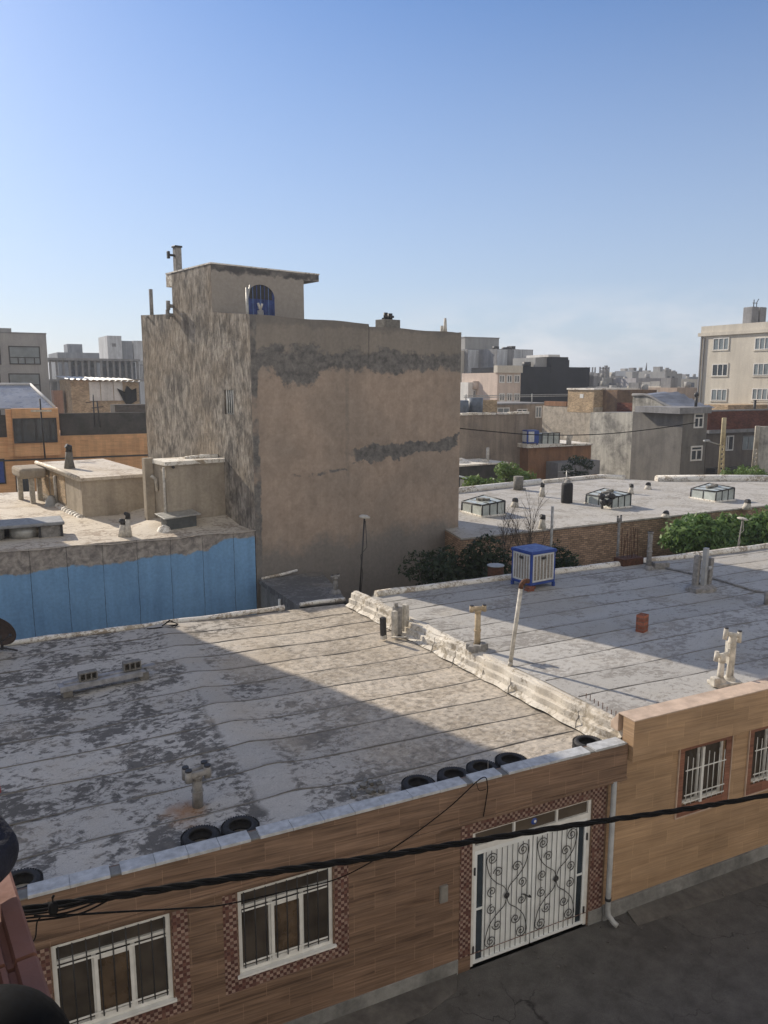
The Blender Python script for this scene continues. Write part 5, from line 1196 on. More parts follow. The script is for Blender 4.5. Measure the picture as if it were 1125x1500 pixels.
q = at(844,653,67); solo('flue_pipe', 'squat white flue at the right end of the mud-brick roof', 'flue', MB().tube([(0,0,0),(0,0,.9)], .22, 8).box(-.4,.25,-.2,.2,.6,.85), M_pipe_white, (q.x,q.y+1,q.z))
# grainy house with brick room, broad stained wall with the vaulted roof
t, L, S, w, h = block('grainy_walled_house', 'house with a grainy tan wall and a yellow brick roof room', 'house', 795, 870, 594, 92, 12, M_granular, -85)
a_, b_ = L(832,580)[0], L(870,580)[0]; zz = L(850,571)[1]; MB().box(a_,b_,-.02,7,h-.6,zz).build('brick_room', M_ybrick, t); MB().box(a_-.1,b_+.1,-.15,7,zz,zz+.18).build('roof_lip', M_flash, t)
MB().box(L(850,577)[0],L(855,577)[0],-.05,-.021,L(850,583)[1],L(850,577)[1]).build('vent_hole', M_white, t)
MB().box(.3,L(830,590)[0],-.04,.5,h,L(815,588)[1]).build('orange_wall', M_redmud, t)
t, L, S, w, h = block('long_brick_house', 'brown brick upper wall between the grainy house and the stained wall', 'house', 868, 928, 602, 87, 10, M_greywall, -86)
MB().box(-.1,L(904,590)[0],-.03,6,h-.1,L(880,571)[1]).build('brick_room', plaster('brown_old_brick', (.22,.15,.10), (.15,.105,.08), 1.2), t); MB().box(L(904,590)[0]+.02,w,-.02,.4,h-.05,L(915,590)[1]).build('brick_parapet', M_redbrick, t)
# the big stained wall: front outline follows the sweep of its vault
a = at(865,603,82); rot = R(-87); t = thing('vaulted_house', 'tall house with a broad stained cement wall and swept vault roof', 'house', (a.x,a.y,0), rot)
lp = lambda px, py_: onplane(px, py_, (a.x,a.y), rot)
out = [(865,604),(926,604),(927,579),(946,579),(955,582),(966,589),(978,595),(990,599),(1000,600)]
pts = [lp(*p) for p in out]; x1_ = pts[-1][0]
v = [(x,0,z) for x, z in pts]+[(x1_,0,0),(pts[0][0],0,0)]
mb = MB(); mb.add(v, [tuple(range(len(v)))[::-1]]); mb.quad((x1_,0,0),(x1_,3.2,0),(x1_,3.2,pts[-1][1]),(x1_,0,pts[-1][1])); mb.quad((0,3.2,0),(0,0,0),(0,0,pts[0][1]),(0,3.2,pts[0][1])); mb.build('wall', M_greywall, t)
mb = MB(); vp = pts[2:]
for (xa, za), (xb, zb_) in zip(vp[:-1], vp[1:]): mb.quad((xa,0,za),(xb,0,zb_),(xb+1.0,3.2,zb_+.15),(xa+1.0,3.2,za+.35))
mb.quad((pts[0][0],0,pts[0][1]),(pts[1][0],0,pts[1][1]),(pts[1][0],3.2,pts[1][1]),(pts[0][0],3.2,pts[0][1]))
mb.build('vault_roof', plain('grey_tin_vault', (.30,.31,.33), .45, .4, var=.3, scale=1.), t)
mb = MB(); mb.tube([(x,-.05,z+.05) for x, z in vp], .14, 6); mb.build('vault_edge', M_conc, t)
# its street bay with two windows
t2, L2, S2, w2_, h2_ = block('grey_bay_house', 'narrow grey rendered bay with two white windows beside the stained wall', 'house', 1001, 1037, 606, 69, 6, plaster('dark_grey_render', (.19,.18,.165), (.145,.138,.128), .6, .25), 2)
win(t2, L2, 1016, 1030, 604+1, 627, (.5,), .68, .14, M_whitewall, M_dglass); win(t2, L2, 1011, 1028, 653, 675, (.5,), .72, .14, M_whitewall, M_dglass)
MB().box(-.8,w2_+.1,-.3,5,h2_,h2_+.55).build('cornice', M_conc, t2); q = at(1032,598,69.5); MB().tube([(w2_*.85,1,h2_+.5),(w2_*.85,1,h2_+1.4)], .13, 8).lathe([(.0,.3),(.22,.15),(.22,-.1),(0,-.2)],10,0,TR(w2_*.85,1,h2_+1.6)).build('flue', M_iron, t2)
# big cream apartment block
t, L, S, w, h = block('apartment_block', 'five-storey cream apartment block at the right edge', 'apartment block', 1027, 1190, 488, 95, 14, M_cream, -87)
MB().box(-.25,w,-.25,.3,h-.4,h).box(0,w,-.02,13.9,h,L(1060,476)[1]).build('parapet', M_cream, t)
MB().tube([(.25,-.14,0),(.25,-.14,h-.5)], .11, 8).tube([(.62,-.12,0),(.62,-.12,h-.6)], .07, 8).build('downpipe', M_conc, t)
for (ya, yb) in ((495,513),(533,551),(570,587)):
    k = (ya-495)*.04
    for xa, xb, sh in ((1045-k,1068-k,(.36,.68)),(1106-k*1.4,1136-k*1.4,(.25,.5,.75))):
        f = win(t, L, xa, xb, ya-(1 if xa > 1090 else 0), yb-(1 if xa > 1090 else 0), sh, None, .10, M_whitewall, M_blindglass if (ya != 533 or xa > 1090) else M_dglass)
        a_, b_ = L(xa,ya)[0], L(xb,ya)[0]; z1_, z0_ = L(xa,ya)[1], L(xa,yb)[1]
        s = MB(); s.box(a_-.1,b_+.1,-.08,-.004,z0_-.12,z0_-.03); s.box(b_+.03,b_+.10,-.07,-.004,z0_-.03,z1_+.06); s.build('sill', M_cream, f)
a_, b_ = L(1106,460)[0], L(1122,460)[0]; zt_ = L(1060,476)[1]
q = at(1114,474,96); t3 = thing('roof_water_tank', 'two grey water tanks with pipes on the cream apartment block roof', 'tank', (q.x,q.y+1.,q.z))
for x in (-.6,.75): MB().box(-.55+x,.55+x,-.7,.7,0,2.0).build('tank', M_conc, t3, bevel=.1)
MB().tube([(-.2,0,2),(-.2,0,2.9)], .06, 6).tube([(.3,0,2),(.3,0,2.6),(.6,0,3.0)], .05, 6).tube([(-.4,0,2.5),(.4,0,2.5)],.04,6).build('pipework', M_iron, t3)
# red-brick parapet house with the dark street front
t, L, S, w, h = block('red_parapet_house', 'dark rendered house with a red brick parapet beside the street lamp', 'house', 1036, 1180, 630, 80, 8, plaster('brown_grey_render', (.165,.145,.125), (.125,.112,.10), .5, .25), 0)
MB().box(0,w,.01,.4,h,L(1080,602)[1]).build('brick_parapet', M_redbrick, t); MB().box(-.1,w,-.35,.0,h-.35,h).box(-.1,w,-.02,.45,L(1080,602)[1],L(1080,600)[1]).build('cornice', M_conc, t)
MB().box(L(1089,597)[0],w,2,6,h+1,L(1100,594)[1]).build('brick_room', M_ybrick, t); MB().tube([(L(1120,590)[0],1.2,h+1),(L(1120,590)[0],1.2,L(1120,586)[1])], .14, 8).build('flue', M_iron, t)
win(t, L, 1063, 1074, 638, 660, (.3,), None, .12, M_whitewall, M_dglass); win(t, L, 1087, 1105, 638, 659, (.5,), None, .1, M_conc, M_blindglass)
MB().box(.2,w*.95,-1.2,-.01,L(1060,686)[1]-.3,L(1060,684)[1]).build('awning', M_darkparapet, t)
t, L, S, w, h = block('grey_side_wall', 'grey cement side wall at the right edge behind the leaning post', 'wall', 1111, 1185, 625, 62, .3, M_greywall, 0)
# leaning lattice posts and the lamp
q0, q1 = at(1056,697,64), at(1061,612,64)
t = thing('utility_pole', 'leaning yellowish lattice post carrying the street lamp arm', 'pole', tuple(q0-Vector((0,0,q0.z))), 0, 'leaning concrete lattice posts')
M_post = plain('yellowed_concrete', (.52,.44,.27), .85, var=.3, scale=3.)
def post(t, b, q0, q1, w0_, w1_, mat):
    o = Vector(t.location); n_ = 12; mb = MB()
    for sx in (-1,1): mb.tube([tuple(q0-o+Vector((sx*w0_,0,0))), tuple(q1-o+Vector((sx*w1_,0,0)))], [.09,.06], 5)
    for i in range(n_): c = (q0.lerp(q1,i/n_)-o); ww = w0_+(w1_-w0_)*i/n_; mb.box(c.x-ww,c.x+ww,c.y-.05,c.y+.05,c.z-.1,c.z+.1)
    c = q0.lerp(q1,.55)-o; e = q1-o; mb.tube([tuple(c),tuple(e)], [w0_*.8,w1_*1.2], 6)
    mb.tube([tuple(Vector((q0.x,q0.y,0))-o),tuple(q0-o)], .2, 6)
    return mb.build('post', mat, t)
post(t, None, q0, q1, .26, .16, M_post)
arm = at(1055,652,64)-Vector(t.location); e_ = at(1036,646,63)-Vector(t.location)
MB().tube([tuple(arm),tuple(e_)], .05, 6).build('lamp_arm', M_steel, t); MB().box(-.35,.2,-.14,.14,-.06,.1,0,Matrix.Translation(e_)).build('lamp_head', M_pvc, t, bevel=.04)
q0, q1 = at(1104,697,60), at(1110,624,60)
t = thing('utility_pole', 'leaning greyish lattice post at the right before the cement side wall', 'pole', (q0.x,q0.y,0), 0, 'leaning concrete lattice posts')
post(t, None, q0, q1, .22, .17, plain('grey_concrete_post', (.42,.38,.31), .85, var=.3, scale=3.))
# --- far city
CG = 'distant buildings on the skyline'
far = [
 (862,882,552,150,'conc','small grey house at the right edge of the charcoal building'),(884,897,553,170,'dark','dark concrete shell with a rooftop steel frame'),(895,913,551,176,'dark','brown-grey block beside the rooftop steel frame'),
 (914,930,558,190,'cream','long pale building with a cream band below the skyline'),(921,938,545,230,'cream','pale tall block behind the lilac-grey wall'),(934,951,543,215,'grey','grey block with a spike on the skyline'),
 (932,969,554,165,'lilac','lilac-grey blank wall with small chimneys on top'),(957,972,551,200,'cream','light cube house between lilac wall and dark block'),(975,992,544,185,'dark','dark grey block with a stepped roof right of the lilac wall'),
 (990,999,548,187,'dark','lower step of the dark grey block'),(999,1022,555,240,'cream','pale flat building before the cream apartment block'),(1010,1030,552,250,'blue','dark-topped small block near the cream apartment block'),
 (992,1034,568,120,'pink','pinkish wall behind the vaulted house'),(978,996,566,130,'cream','cream house under the dark stepped block'),(948,964,572,118,'white','white house fragment above the vaulted house'),(903,918,574,110,'white','white house fragment left of the vaulted house'),
 (915,930,575,125,'cream','cream house with dark openings left of the vaulted house'),(880,905,566,128,'dark','dim brown house behind the brick roof room'),(962,980,570,140,'dark','dark gap house above the vaulted roof'),(840,870,556,260,'blue','hazy block low behind the charcoal building'),(1000,1040,559,320,'blue','hazy low ridge of houses on the horizon'),(905,960,552,330,'blue','hazy pale row of houses on the horizon')]
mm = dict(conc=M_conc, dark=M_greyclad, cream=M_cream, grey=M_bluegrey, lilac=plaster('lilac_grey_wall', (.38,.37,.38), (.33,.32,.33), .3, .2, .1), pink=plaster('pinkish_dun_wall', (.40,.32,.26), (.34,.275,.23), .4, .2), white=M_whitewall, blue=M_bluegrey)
rnd = random.Random(21)
for i, (a_, b_, y_, d_, m__, lab) in enumerate(far):
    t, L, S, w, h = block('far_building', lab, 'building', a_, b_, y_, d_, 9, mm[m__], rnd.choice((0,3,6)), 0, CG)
    if m__ in ('cream','white','conc','dark') and i % 2 == 0 or 'openings' in lab:
        for k in range(2): xa = w*(.15+.42*k); slab_window(t, xa, xa+w*.24, h-2.6, h-1.1, -.002, (), None, .1, M_conc, M_dglass).name = 'window'
    MB().box(w*.1,w*.35,2,4,h,h+.7+rnd.random()).build('roof_room', mm[rnd.choice(('conc','dark'))], t); MB().tube([(w*.7,2,h),(w*.7,2,h+.9)], .5, 8).build('roof_tank', mm['dark'], t)
    if 'steel frame' in lab and 'shell' in lab:
        mb = MB()
        for x in (0,w*.35,w*.7,w): mb.box(x-.12,x+.12,1,1.25,h,h+2.3); mb.box(x-.12,x+.12,5,5.25,h,h+2.3)
        mb.box(0,w,1,1.2,h+1.9,h+2.1); mb.box(0,w,1,1.2,h+1.1,h+1.25); mb.build('steel_frame', M_conc, t); MB().box(w*.55,w*.75,.8,1.3,h,h+2.6).build('stair_shaft', M_conc, t)
    if 'spike' in lab: MB().tube([(w*.95,1,h),(w*.98,1,h+2.2)], [.3,.08], 6).build('spike', M_conc, t)
# ------------------------------------------------------------------ plants
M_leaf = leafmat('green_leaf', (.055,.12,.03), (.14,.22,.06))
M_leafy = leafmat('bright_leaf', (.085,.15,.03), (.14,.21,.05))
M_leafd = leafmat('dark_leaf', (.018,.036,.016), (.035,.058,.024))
M_bark = plain('grey_bark', (.10,.08,.065), .9, var=.4, scale=14.)
def leaves(clumps, n, size, seed=1, droop=.3):
    """leaf-sized folded blades spread through lumpy clumps"""
    rnd = random.Random(seed); mb = MB(); tot = sum(c[3]**2 for c in clumps)
    for cx, cy, cz, r, fz in clumps:
        for _ in range(int(n*r*r/tot)):
            while True:
                p = Vector((rnd.uniform(-1,1), rnd.uniform(-1,1), rnd.uniform(-1,1)))
                if p.length <= 1: break
            k = p.length
            if k > 0: p = p/k*(k**.45)*(1+.25*math.sin(p.x*5+cx)*math.cos(p.y*4+p.z*6))
            q = Vector((cx+p.x*r, cy+p.y*r, cz+p.z*r*fz)); s = size*rnd.uniform(.55,1.25)
            nrm = (p*.7+Vector((rnd.gauss(0,.6),rnd.gauss(0,.6),rnd.gauss(.45,.6)))).normalized()
            u = nrm.orthogonal().normalized(); u.rotate(Quaternion(nrm, rnd.uniform(0,6.28))); v = nrm.cross(u)
            mb.add([q-u*s, q-v*s*.42-nrm*s*.10*droop, q+u*s*1.1, q+v*s*.42-nrm*s*.10*droop], [(0,1,2),(0,2,3)])
    return mb
def shrub(name, label, cat, base, clumps, n, size, mat, seed, group=None, stems=5):
    t = thing(name, label, cat, base, 0, group); leaves(clumps, n, size, seed).build('foliage', mat, t)
    rnd = random.Random(seed+50); mb = MB()
    for i in range(stems):
        c = clumps[i % len(clumps)]; mb.tube([(rnd.uniform(-.15,.15),rnd.uniform(-.1,.1),0),(c[0]*.5+rnd.uniform(-.1,.1),c[1]*.5,c[2]*.55),(c[0],c[1],c[2])], [.05,.035,.015], 6)
    mb.build('stem', M_bark, t); return t
# large bush filling the alley at the right
rnd = random.Random(31); c0 = ony(1040,800,25.6); cl = []
for i in range(34):
    px = 1000+5.2*i+rnd.uniform(-5,5); py = 786+rnd.uniform(-16,20)+16*max(0,(1030-px)/40)+6*math.sin(px*.06)
    p = ony(px, py, 25.6+rnd.uniform(-.9,.8)); cl.append((p.x-c0.x, p.y-25.6, p.z-.4, rnd.uniform(.55,.95), .85))
for i in range(12):
    p = ony(1020+10*i+rnd.uniform(-6,6), 766+rnd.uniform(-6,9)+(5 if i > 8 or i < 2 else 0), 25.8); cl.append((p.x-c0.x, rnd.uniform(-.3,.4), p.z-.4, rnd.uniform(.25,.45), 1.))
shrub('bush', 'large leafy bush filling the alley at the right before the brick wall', 'bush', (c0.x,25.6,.4), cl, 12000, .17, M_leaf, 3, None, 9)
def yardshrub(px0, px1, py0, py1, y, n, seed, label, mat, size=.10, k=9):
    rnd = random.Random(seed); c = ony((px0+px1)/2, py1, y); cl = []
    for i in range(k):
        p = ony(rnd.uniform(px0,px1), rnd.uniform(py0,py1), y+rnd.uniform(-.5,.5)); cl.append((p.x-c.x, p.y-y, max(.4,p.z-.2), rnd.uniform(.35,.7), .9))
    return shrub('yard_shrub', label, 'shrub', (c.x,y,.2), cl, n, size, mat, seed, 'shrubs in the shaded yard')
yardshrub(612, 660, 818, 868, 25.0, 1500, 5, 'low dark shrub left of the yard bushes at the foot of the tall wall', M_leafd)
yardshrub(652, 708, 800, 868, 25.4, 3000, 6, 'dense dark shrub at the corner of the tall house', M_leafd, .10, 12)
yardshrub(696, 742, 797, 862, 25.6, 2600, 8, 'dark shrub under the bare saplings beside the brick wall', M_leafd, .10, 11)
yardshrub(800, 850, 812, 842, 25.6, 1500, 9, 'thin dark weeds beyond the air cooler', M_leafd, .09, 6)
for (a_, b_, ya, yb, d_, lab, sd) in ((690,735,701,716,50.5,'sunlit green weeds behind the rear kerb left part of the pale roof',12),(735,757,680,704,54,'tall yellow-green plant in front of the dull brown house',13),(757,778,692,706,56,'small bright plant at the foot of the dull brown wall',14),(1045,1090,690,706,58,'bright green bush under the street lamp post',15),(1085,1160,691,706,56,'bright green bush at the foot of the greyish post',16)):
    rnd = random.Random(sd); c = at((a_+b_)/2, yb, d_); cl = []
    for i in range(9): p = at(rnd.uniform(a_,b_), rnd.uniform(ya+2,yb), d_+rnd.uniform(-.6,.6)); cl.append((p.x-c.x, p.y-c.y, p.z, rnd.uniform(.35,.6), 1.))
    shrub('green_plant', lab, 'plant', (c.x,c.y,0), cl, 1500, .13, M_leafy, sd, 'bright plants beyond the pale roof')
q = at(846,672,63); cl = [(x*.7-1,0,z,.5,.8) for x, z in ((0,q.z-.8),(1,q.z-.1),(2,q.z-.2),(3,q.z-.5),(1.2,q.z-1.3),(2.4,q.z-1.4))]
shrub('vine', 'dark vine hanging on the mud-brick house wall', 'vine', (q.x,q.y,0), cl, 1200, .12, M_leafd, 19, None, 4)
# bare saplings
def sapling(label, base, h, seed, lean=0.):
    rnd = random.Random(seed); t = thing('bare_sapling', label, 'tree', base, 0, 'leafless saplings in the yard'); mb = MB(); tr = MB()
    def grow(p, d, L, r, lev, out):
        pts = [p]; k = 5
        for i in range(k):
            d = (d+Vector((rnd.gauss(0,.09),rnd.gauss(0,.09),rnd.gauss(.05,.05)))).normalized(); pts.append(pts[-1]+d*L/k)
        out.tube(pts, [r*(1-.65*i/k) for i in range(k+1)], 5)
        if lev < 3:
            for i in range(1,k+1):
                if lev == 0 and i < 3: continue
                for _ in range(2 if lev < 2 else 1):
                    a = rnd.uniform(0,6.28); dd = (d*.9+Vector((math.cos(a),math.sin(a)*.7,.2))*rnd.uniform(.45,.9)).normalized(); grow(pts[i], dd, L*rnd.uniform(.34,.52), r*.42, lev+1, mb)
    grow(Vector((0,0,0)), Vector((lean,0,1)).normalized(), h, .045, 0, tr)
    tr.build('trunk', M_bark, t); mb.build('branch', M_bark, t)
b = ony(757,850,25.2); sapling('taller bare sapling just left of the air cooler top', (b.x+.25,25.2,.6), 3.6, 4, .05)
b = ony(735,855,25.6); sapling('bare sapling in front of the first skylight', (b.x+.15,25.6,.6), 3.2, 9, .02)
b = ony(770,855,25.8); sapling('thin bare sapling rising right behind the air cooler', (b.x,25.8,.8), 2.6, 17, .06)
# ------------------------------------------------------------------ cables
def span(pts, n=14):
    out = []; p = [Vector(q) for q in pts]
    for i in range(len(p)-1):
        a, b, c, d = p[max(i-1,0)], p[i], p[i+1], p[min(i+2,len(p)-1)]
        for k in range(n): t = k/n; out.append(.5*((2*b)+(c-a)*t+(2*a-5*b+4*c-d)*t*t+(3*b-a-3*c+d)*t**3))
    return out+[p[-1]]
YC = 6.0
line = span([ony(*p, YC) for p in [(-260,1386),(30,1334),(220,1305),(400,1277),(560,1254),(700,1231),(860,1206),(1000,1186),(1125,1165),(1500,1100)]], 26)
t = thing('cable_bundle', 'thick twisted black cable bundle strung across the street front', 'cable', tuple(line[0]))
o = Vector(t.location)
for k in range(3):
    pts = []
    for i, p in enumerate(line): w_ = i*.35+k*2.094; pts.append(p-o+Vector((0, .017*math.cos(w_), .017*math.sin(w_))))
    MB().tube(pts, .0165, 6).build('strand', M_wire, t)
mb = MB()
for k in range(4):                                         # loose strands that fan out at the clamp
    a = ony(30,1336+5*k,YC-.05); b = ony(70+14*k,1331+3*k,YC-.08); c = ony(128+10*k,1319,YC-.02); mb.tube(span([a-o,b-o,c-o],6), .008, 5)
mb.build('loose_strand', M_wire, t)
p = ony(78,1330,YC-.1)
solo('cable_clamp', 'black drop-wire clamp hanging from the cable bundle at the left', 'clamp', MB().lathe([(.0,.05),(.025,.045),(.036,.02),(.036,-.03),(.02,-.055),(0,-.06)], 14).tube([(0,0,.04),(0,.02,.075)], .006, 6).tube([(0,.02,.07),(.01,.02,.09)], .01, 6), M_wire, tuple(p))
drop = span([ony(50,1342,YC-.06),ony(92,1341,YC-.1),ony(170,1336,YC+.4),ony(260,1331,YC+1.6),ony(330,1325,YC+3.2),ony(420,1305,10.28),ony(500,1285,10.28),ony(580,1240,10.26),ony(655,1185,10.24),ony(705,1140,10.22),ony(714,1150,10.2),ony(712,1172,10.24),ony(708,1196,10.27)], 8)
o = drop[0]; solo('drop_wire', 'thin black wire running from the clamp up to the parapet above the gate', 'cable', MB().tube([q-o for q in drop], .009, 6).tube([q-o for q in span([ony(698,1146,10.25),ony(702,1158,10.2),ony(712,1156,10.22)],6)], .006, 5), M_wire, tuple(o))
tail = span([ony(60,1343,YC-.06),ony(54,1352,YC-.06),ony(52,1372,YC-.06),ony(47,1381,YC-.06)], 8); o = tail[0]
solo('wire_tail', 'short loose wire end dangling below the clamp', 'cable', MB().tube([q-o for q in tail], .006, 5), M_wire, tuple(o))
wire = span([at(660,626,58),at(720,632,58),at(790,637,59),at(880,636,61),at(960,628,63),at(1020,619,65)], 10); o = wire[0]
solo('overhead_wire', 'thin overhead wire crossing in front of the middle-distance walls', 'cable', MB().tube([q-o for q in wire], .035, 5), M_wire, tuple(o))
# ------------------------------------------------------------------ ledge and the person leaning on it
def rel(px, py, c):
    """point on a sight line c metres along the view axis"""
    r = ray(px, py); return E0+r*c
LZ = EYE-.80
g0, g1 = onz(74,1455,LZ), onz(19,1284,LZ); dv = (g1-g0); dv.z = 0; dv.normalize(); nv = Vector((-dv.y, dv.x, 0))     # nv: to the left
s0 = g0-dv*1.6; Lg = (g1-s0).length+.03; a_ = math.atan2(dv.y, dv.x)
lt = thing('balcony_ledge', 'terracotta fluted ledge of the balcony at the lower left corner', 'ledge', (s0.x,s0.y,LZ-1.15), a_)
mb = MB(); J = (onz(38,1402,LZ)-s0).dot(dv)
prof = [(y*.5 if y < .29 else y, z) for y, z in [(0,-.06),(.0,-.004),(.008,0),(.055,0),(.062,-.012),(.078,-.012),(.085,0),(.098,0),(.105,-.012),(.121,-.012),(.128,0),(.15,0),(.158,-.012),(.174,-.012),(.181,0),(.30,0),(.30,-.06)]]
for x0_, x1_ in ((-.2,J-.55),(J-.546,J-.004),(J+.004,Lg)):
    n_ = len(prof); v = [(x0_,y,1.15+z) for y, z in prof]+[(x1_,y,1.15+z) for y, z in prof]
    mb.add(v, [(k,k+1,n_+k+1,n_+k) for k in range(n_-1)]+[tuple(range(n_))[::-1], tuple(range(n_,2*n_))])
mb.build('coping_tile', M_terra, lt)
MB().box(-.2,Lg-.02,.02,.28,-.02,1.09).build('wall', M_terra, lt); MB().box(-.2,Lg-.02,.02,1.7,-.16,-.021).build('floor_slab', M_cement, lt)
# person
pe = thing('person', 'person with black hair and a navy jacket leaning over the terracotta ledge', 'person', (s0.x+nv.x*.7+dv.x*1.2, s0.y+nv.y*.7+dv.y*1.2, LZ-1.15))
hc = rel(-14,1588,.85); el = rel(13,1250,1.24)
up = Vector((0,0,1)); fa = rel(-120,1130,1.27); sh = rel(-190,1350,1.04)
neck = rel(-110,1660,.86); chest = neck-up*.20+nv*.12-dv*.06; pelvis = chest-up*.25+nv*.12-dv*.12
sh2 = chest+up*.12+nv*.20-dv*.05; el2 = sh2-up*.24+dv*.1+nv*.05; ha2 = el2+dv*.2-nv*.14
flo = LZ-1.15
kn1 = Vector((pelvis.x,pelvis.y,(pelvis.z+flo)/2+.05))+dv*.12+nv*.1; kn2 = kn1-nv*.18
ft1 = Vector((kn1.x,kn1.y,flo+.05))-dv*.10; ft2 = Vector((kn2.x,kn2.y,flo+.05))-dv*.10
def skin(name, verts, edges, radii, mat, par, root=0, lv=2):
    o_ = Vector(par.location); me = bpy.data.meshes.new(name); me.from_pydata([tuple(v-o_) for v in verts], edges, []); me.materials.append(mat)
    o = bpy.data.objects.new(name, me); COL.objects.link(o); o.parent = par
    m_ = o.modifiers.new('skin', 'SKIN'); m_.use_smooth_shade = True
    for i, r in enumerate(radii): sv = me.skin_vertices[0].data[i]; sv.radius = (r, r); sv.use_root = (i == root)
    s = o.modifiers.new('smooth', 'SUBSURF'); s.levels = lv; s.render_levels = lv
    return o
M_skin = plain('skin', (.42,.25,.18), .55, var=.1); M_navy = plain('navy_cloth', (.008,.010,.021), .9, var=.4, scale=25., bump=.3); M_hair = plain('black_hair', (.004,.004,.004), .7, spec=.08, var=.3, scale=40.)
V = [pelvis,chest,neck,hc,hc+up*.05,sh2,el2,ha2,sh,el,fa,kn1,ft1,kn2,ft2,ft1+dv*.14,ft2+dv*.14,fa+up*.07]
E_ = [(0,1),(1,2),(2,3),(3,4),(1,5),(5,6),(6,7),(1,8),(8,9),(9,10),(0,11),(11,12),(0,13),(13,14),(12,15),(14,16),(10,17)]
body = skin('body', V, E_, [.12,.12,.045,.075,.07,.06,.045,.03,.055,.03,.024,.07,.04,.07,.04,.03,.03,.03], M_skin, pe)
skin('jacket', [pelvis+up*.02,chest,neck-up*.03,sh2,el2,ha2-(ha2-el2)*.2,sh,el,fa], [(0,1),(1,2),(1,3),(3,4),(4,5),(1,6),(6,7),(7,8)], [.15,.15,.06,.078,.062,.048,.07,.036,.034], M_navy, pe)
skin('trousers', [pelvis,kn1,ft1+up*.06,kn2,ft2+up*.06], [(0,1),(1,2),(0,3),(3,4)], [.145,.085,.055,.085,.055], M_navy, pe)
# fingers of the raised hand, closed round something red
cn = fa+up*.085
for k in range(5):
    b0 = cn+dv*(-.03+.016*k)-nv*.01; skin('finger', [b0, b0+up*.03-nv*.012, b0+up*.045-nv*.03, b0+up*.03-nv*.045] if k < 4 else [cn+dv*.03, cn+dv*.05-nv*.02+up*.015, cn+dv*.045-nv*.045+up*.03], [(0,1),(1,2),(2,3)] if k < 4 else [(0,1),(1,2)], [.009,.0085,.008,.007] if k < 4 else [.010,.009,.008], M_skin, pe, 0, 1)
fc = dv  # face looks along the ledge
o = MB(); Mh = Matrix.Translation(hc-Vector(pe.location)+up*.005) @ Matrix.Rotation(a_,4,'Z')
hp = MB(); pr_ = [(math.sin(R(7.5*i))*.089, math.cos(R(7.5*i))*.092) for i in range(0,16)]
hp.lathe(pr_, 30, 0, Mh); 
hp.v = [(x,y,z) for i,(x,y,z) in enumerate(hp.v)]
rnd = random.Random(6)
for i in range(0):
    w_ = rnd.uniform(0,6.28); p_ = [Mh @ Vector((math.sin(R(k))*(.0985+.002*rnd.random())*math.cos(w_+.003*k), math.sin(R(k))*(.0985+.002*rnd.random())*math.sin(w_+.003*k), math.cos(R(k))*.107)) for k in range(2,112,15)]
    hp.tube(p_, .0014, 4)
hp.build('hair', M_hair, pe)
for s_ in (-1,1):
    MB().lathe([(0,.012),(.012,.008),(.012,-.008),(0,-.012)], 10, 0, Mh @ TR(.085,s_*.032,-.01)).build('eye', M_whitewall, pe); MB().lathe([(0,.02),(.02,.012),(.018,-.02),(0,-.03)], 10, 0, Mh @ TR(0,s_*.09,-.02,rx=R(90))).build('ear', M_skin, pe)
MB().add([tuple(Mh @ Vector(v)) for v in ((.08,-.014,-.045),(.08,.014,-.045),(.112,0,-.05),(.088,0,0))], [(0,2,1),(0,3,2),(1,2,3),(0,1,3)]).build('nose', M_skin, pe)
MB().box(.078,.09,-.022,.022,-.078,-.068,0,Mh).build('mouth', plain('lips', (.30,.11,.09), .5), pe)
# red thing held up beside the frame edge
rp = rel(-10,1154,1.26); solo('red_trinket', 'small red trinket held up beside the person', 'trinket', MB().lathe([(0,.010),(.006,.008),(.007,-.010),(0,-.011)], 14), plain('red_plastic', (.25,.015,.015), .5, var=.1), tuple(rp-nv*.004))
# ------------------------------------------------------------------ air, sky, sun, camera
SUN_EL, SUN_AZ = R(28.5), math.atan2(-.39, .92)
S = Vector((math.sin(SUN_AZ)*math.cos(SUN_EL), math.cos(SUN_AZ)*math.cos(SUN_EL), math.sin(SUN_EL)))
w = bpy.data.worlds.new('World'); SC.world = w; w.use_nodes = True; nt = w.node_tree
bg = nt.nodes['Background']; sky = nt.nodes.new('ShaderNodeTexSky'); sky.sky_type = 'NISHITA'; sky.sun_disc = False
sky.sun_elevation = SUN_EL; sky.sun_rotation = SUN_AZ; sky.altitude = 900; sky.air_density = 1.05; sky.dust_density = 1.1; sky.ozone_density = 4.5
bg.inputs['Strength'].default_value = .10
tcn = nt.nodes.new('ShaderNodeTexCoord'); sx = nt.nodes.new('ShaderNodeSeparateXYZ'); nt.links.new(tcn.outputs['Generated'], sx.inputs[0])
def wm(op, a, b, c=None):
    n = nt.nodes.new('ShaderNodeMath'); n.operation = op
    for i, k in enumerate((a,b,c)):
        if k is None: continue
        if isinstance(k, bpy.types.NodeSocket): nt.links.new(k, n.inputs[i])
        else: n.inputs[i].default_value = k
    return n.outputs[0]
def wmap(v, a, b, c, d):
    n = nt.nodes.new('ShaderNodeMapRange'); nt.links.new(v, n.inputs[0])
    for i, k in enumerate((a,b,c,d)): n.inputs[i+1].default_value = k
    return n.outputs[0]
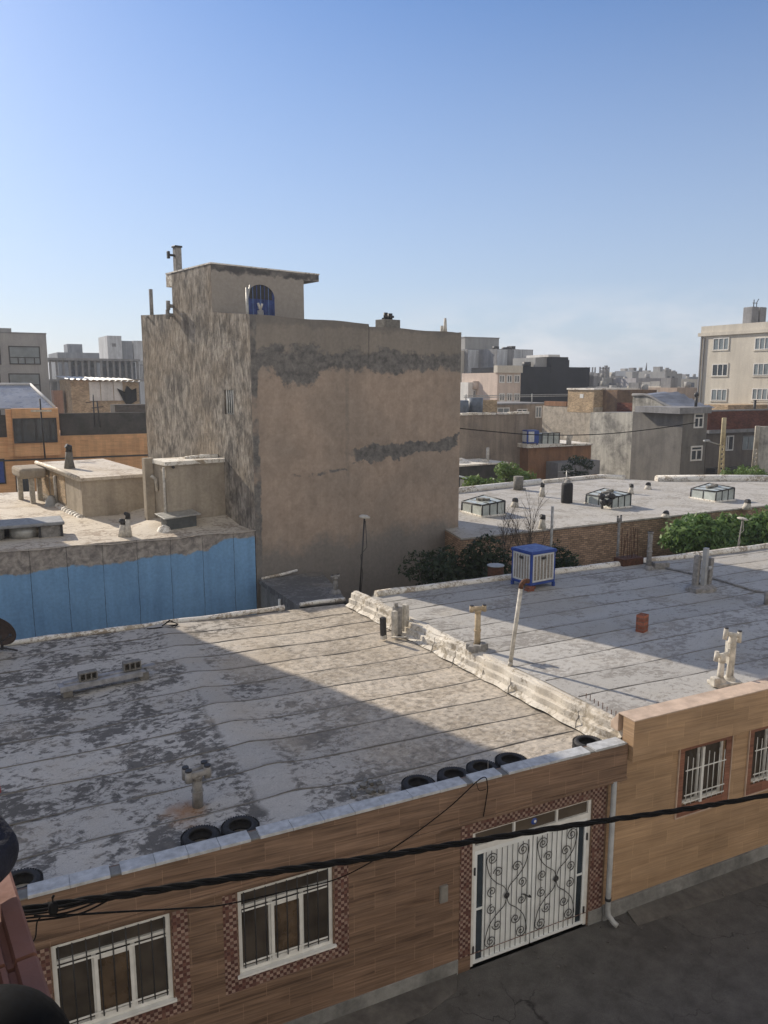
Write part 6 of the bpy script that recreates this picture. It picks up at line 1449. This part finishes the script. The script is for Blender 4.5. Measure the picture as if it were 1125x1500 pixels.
# a low cloud bank to the north-east, in the sky itself
mp = nt.nodes.new('ShaderNodeMapping'); nt.links.new(tcn.outputs['Generated'], mp.inputs[0]); mp.inputs['Scale'].default_value = (1,1,2.6)
nz = nt.nodes.new('ShaderNodeTexNoise'); nt.links.new(mp.outputs[0], nz.inputs['Vector']); nz.inputs['Scale'].default_value = 7.; nz.inputs['Detail'].default_value = 8.; nz.inputs['Roughness'].default_value = .6
azd = Vector((math.sin(HDG+R(17)), math.cos(HDG+R(17)), .055)).normalized()
dt = nt.nodes.new('ShaderNodeVectorMath'); dt.operation = 'DOT_PRODUCT'; nt.links.new(tcn.outputs['Generated'], dt.inputs[0]); dt.inputs[1].default_value = azd
cm = wm('MULTIPLY', wmap(nz.outputs['Fac'], .42, .60, 0., 1.), wm('MULTIPLY', wmap(sx.outputs[2], .0, .03, 0., 1.), wmap(sx.outputs[2], .05, .12, 1., 0.)))
cm = wm('MULTIPLY', cm, wmap(dt.outputs['Value'], .955, .99, .10, .5))
mx = nt.nodes.new('ShaderNodeMix'); mx.data_type = 'RGBA'; nt.links.new(cm, mx.inputs[0]); nt.links.new(sky.outputs[0], mx.inputs[6]); mx.inputs[7].default_value = (5.8,5.8,6.0,1)
hzm = nt.nodes.new('ShaderNodeMix'); hzm.data_type = 'RGBA'; nt.links.new(wmap(sx.outputs[2], 0., .46, .82, 0.), hzm.inputs[0]); nt.links.new(sky.outputs[0], hzm.inputs[6]); hzm.inputs[7].default_value = (3.7,4.1,4.85,1)
nt.links.new(hzm.outputs[2], mx.inputs[6])
hs = nt.nodes.new('ShaderNodeHueSaturation'); nt.links.new(sky.outputs[0], hs.inputs['Color']); hs.inputs['Saturation'].default_value = 1.12; hs.inputs['Value'].default_value = .96; hs.inputs['Hue'].default_value = .504
nt.links.new(hs.outputs[0], hzm.inputs[6])
# broken bright cloud added to the unseen sky behind the eye, filling the shade
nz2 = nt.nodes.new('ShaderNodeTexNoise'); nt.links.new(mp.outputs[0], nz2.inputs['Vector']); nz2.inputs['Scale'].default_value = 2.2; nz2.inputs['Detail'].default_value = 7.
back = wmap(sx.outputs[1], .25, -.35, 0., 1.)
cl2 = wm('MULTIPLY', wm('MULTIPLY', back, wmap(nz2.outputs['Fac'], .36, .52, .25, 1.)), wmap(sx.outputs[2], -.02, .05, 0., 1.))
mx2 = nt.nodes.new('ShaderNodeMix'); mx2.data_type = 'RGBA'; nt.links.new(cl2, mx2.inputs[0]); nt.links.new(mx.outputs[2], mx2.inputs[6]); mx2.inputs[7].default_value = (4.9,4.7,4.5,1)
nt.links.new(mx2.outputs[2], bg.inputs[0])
sl = bpy.data.lights.new('sun', 'SUN'); sl.energy = 3.9; sl.angle = R(.55); sl.color = (1., .89, .74)
so = bpy.data.objects.new('sun', sl); COL.objects.link(so); so.rotation_euler = S.to_track_quat('Z','Y').to_euler()
HAZE = .00055
if HAZE:
    mb = MB(); mb.box(-330,480,-40,560,-1,31); hz_m = bpy.data.materials.new('air'); hz_m.use_nodes = True; ht = hz_m.node_tree; ht.nodes.clear()
    ho = ht.nodes.new('ShaderNodeOutputMaterial'); hv = ht.nodes.new('ShaderNodeVolumePrincipled'); hv.inputs['Density'].default_value = HAZE; hv.inputs['Color'].default_value = (.86,.91,1,1); hv.inputs['Anisotropy'].default_value = .35
    ht.links.new(hv.outputs[0], ho.inputs['Volume']); tag(mb.build('haze', hz_m), None, None, None, 'stuff')
cam = bpy.data.cameras.new('camera'); cam.sensor_fit = 'VERTICAL'; cam.sensor_height = 36.; cam.sensor_width = 27.; cam.lens = 36.*F/1500.; cam.clip_start = .05; cam.clip_end = 5000
co = bpy.data.objects.new('camera', cam); COL.objects.link(co); co.location = E0; co.rotation_euler = (R(90)-TH, 0, -HDG); SC.camera = co
SC.view_settings.view_transform = 'Standard'; SC.view_settings.look = 'None'; SC.view_settings.gamma = 1; SC.view_settings.exposure = .55
SC.cycles.use_denoising = True; SC.cycles.max_bounces = 6; SC.cycles.volume_bounces = 0
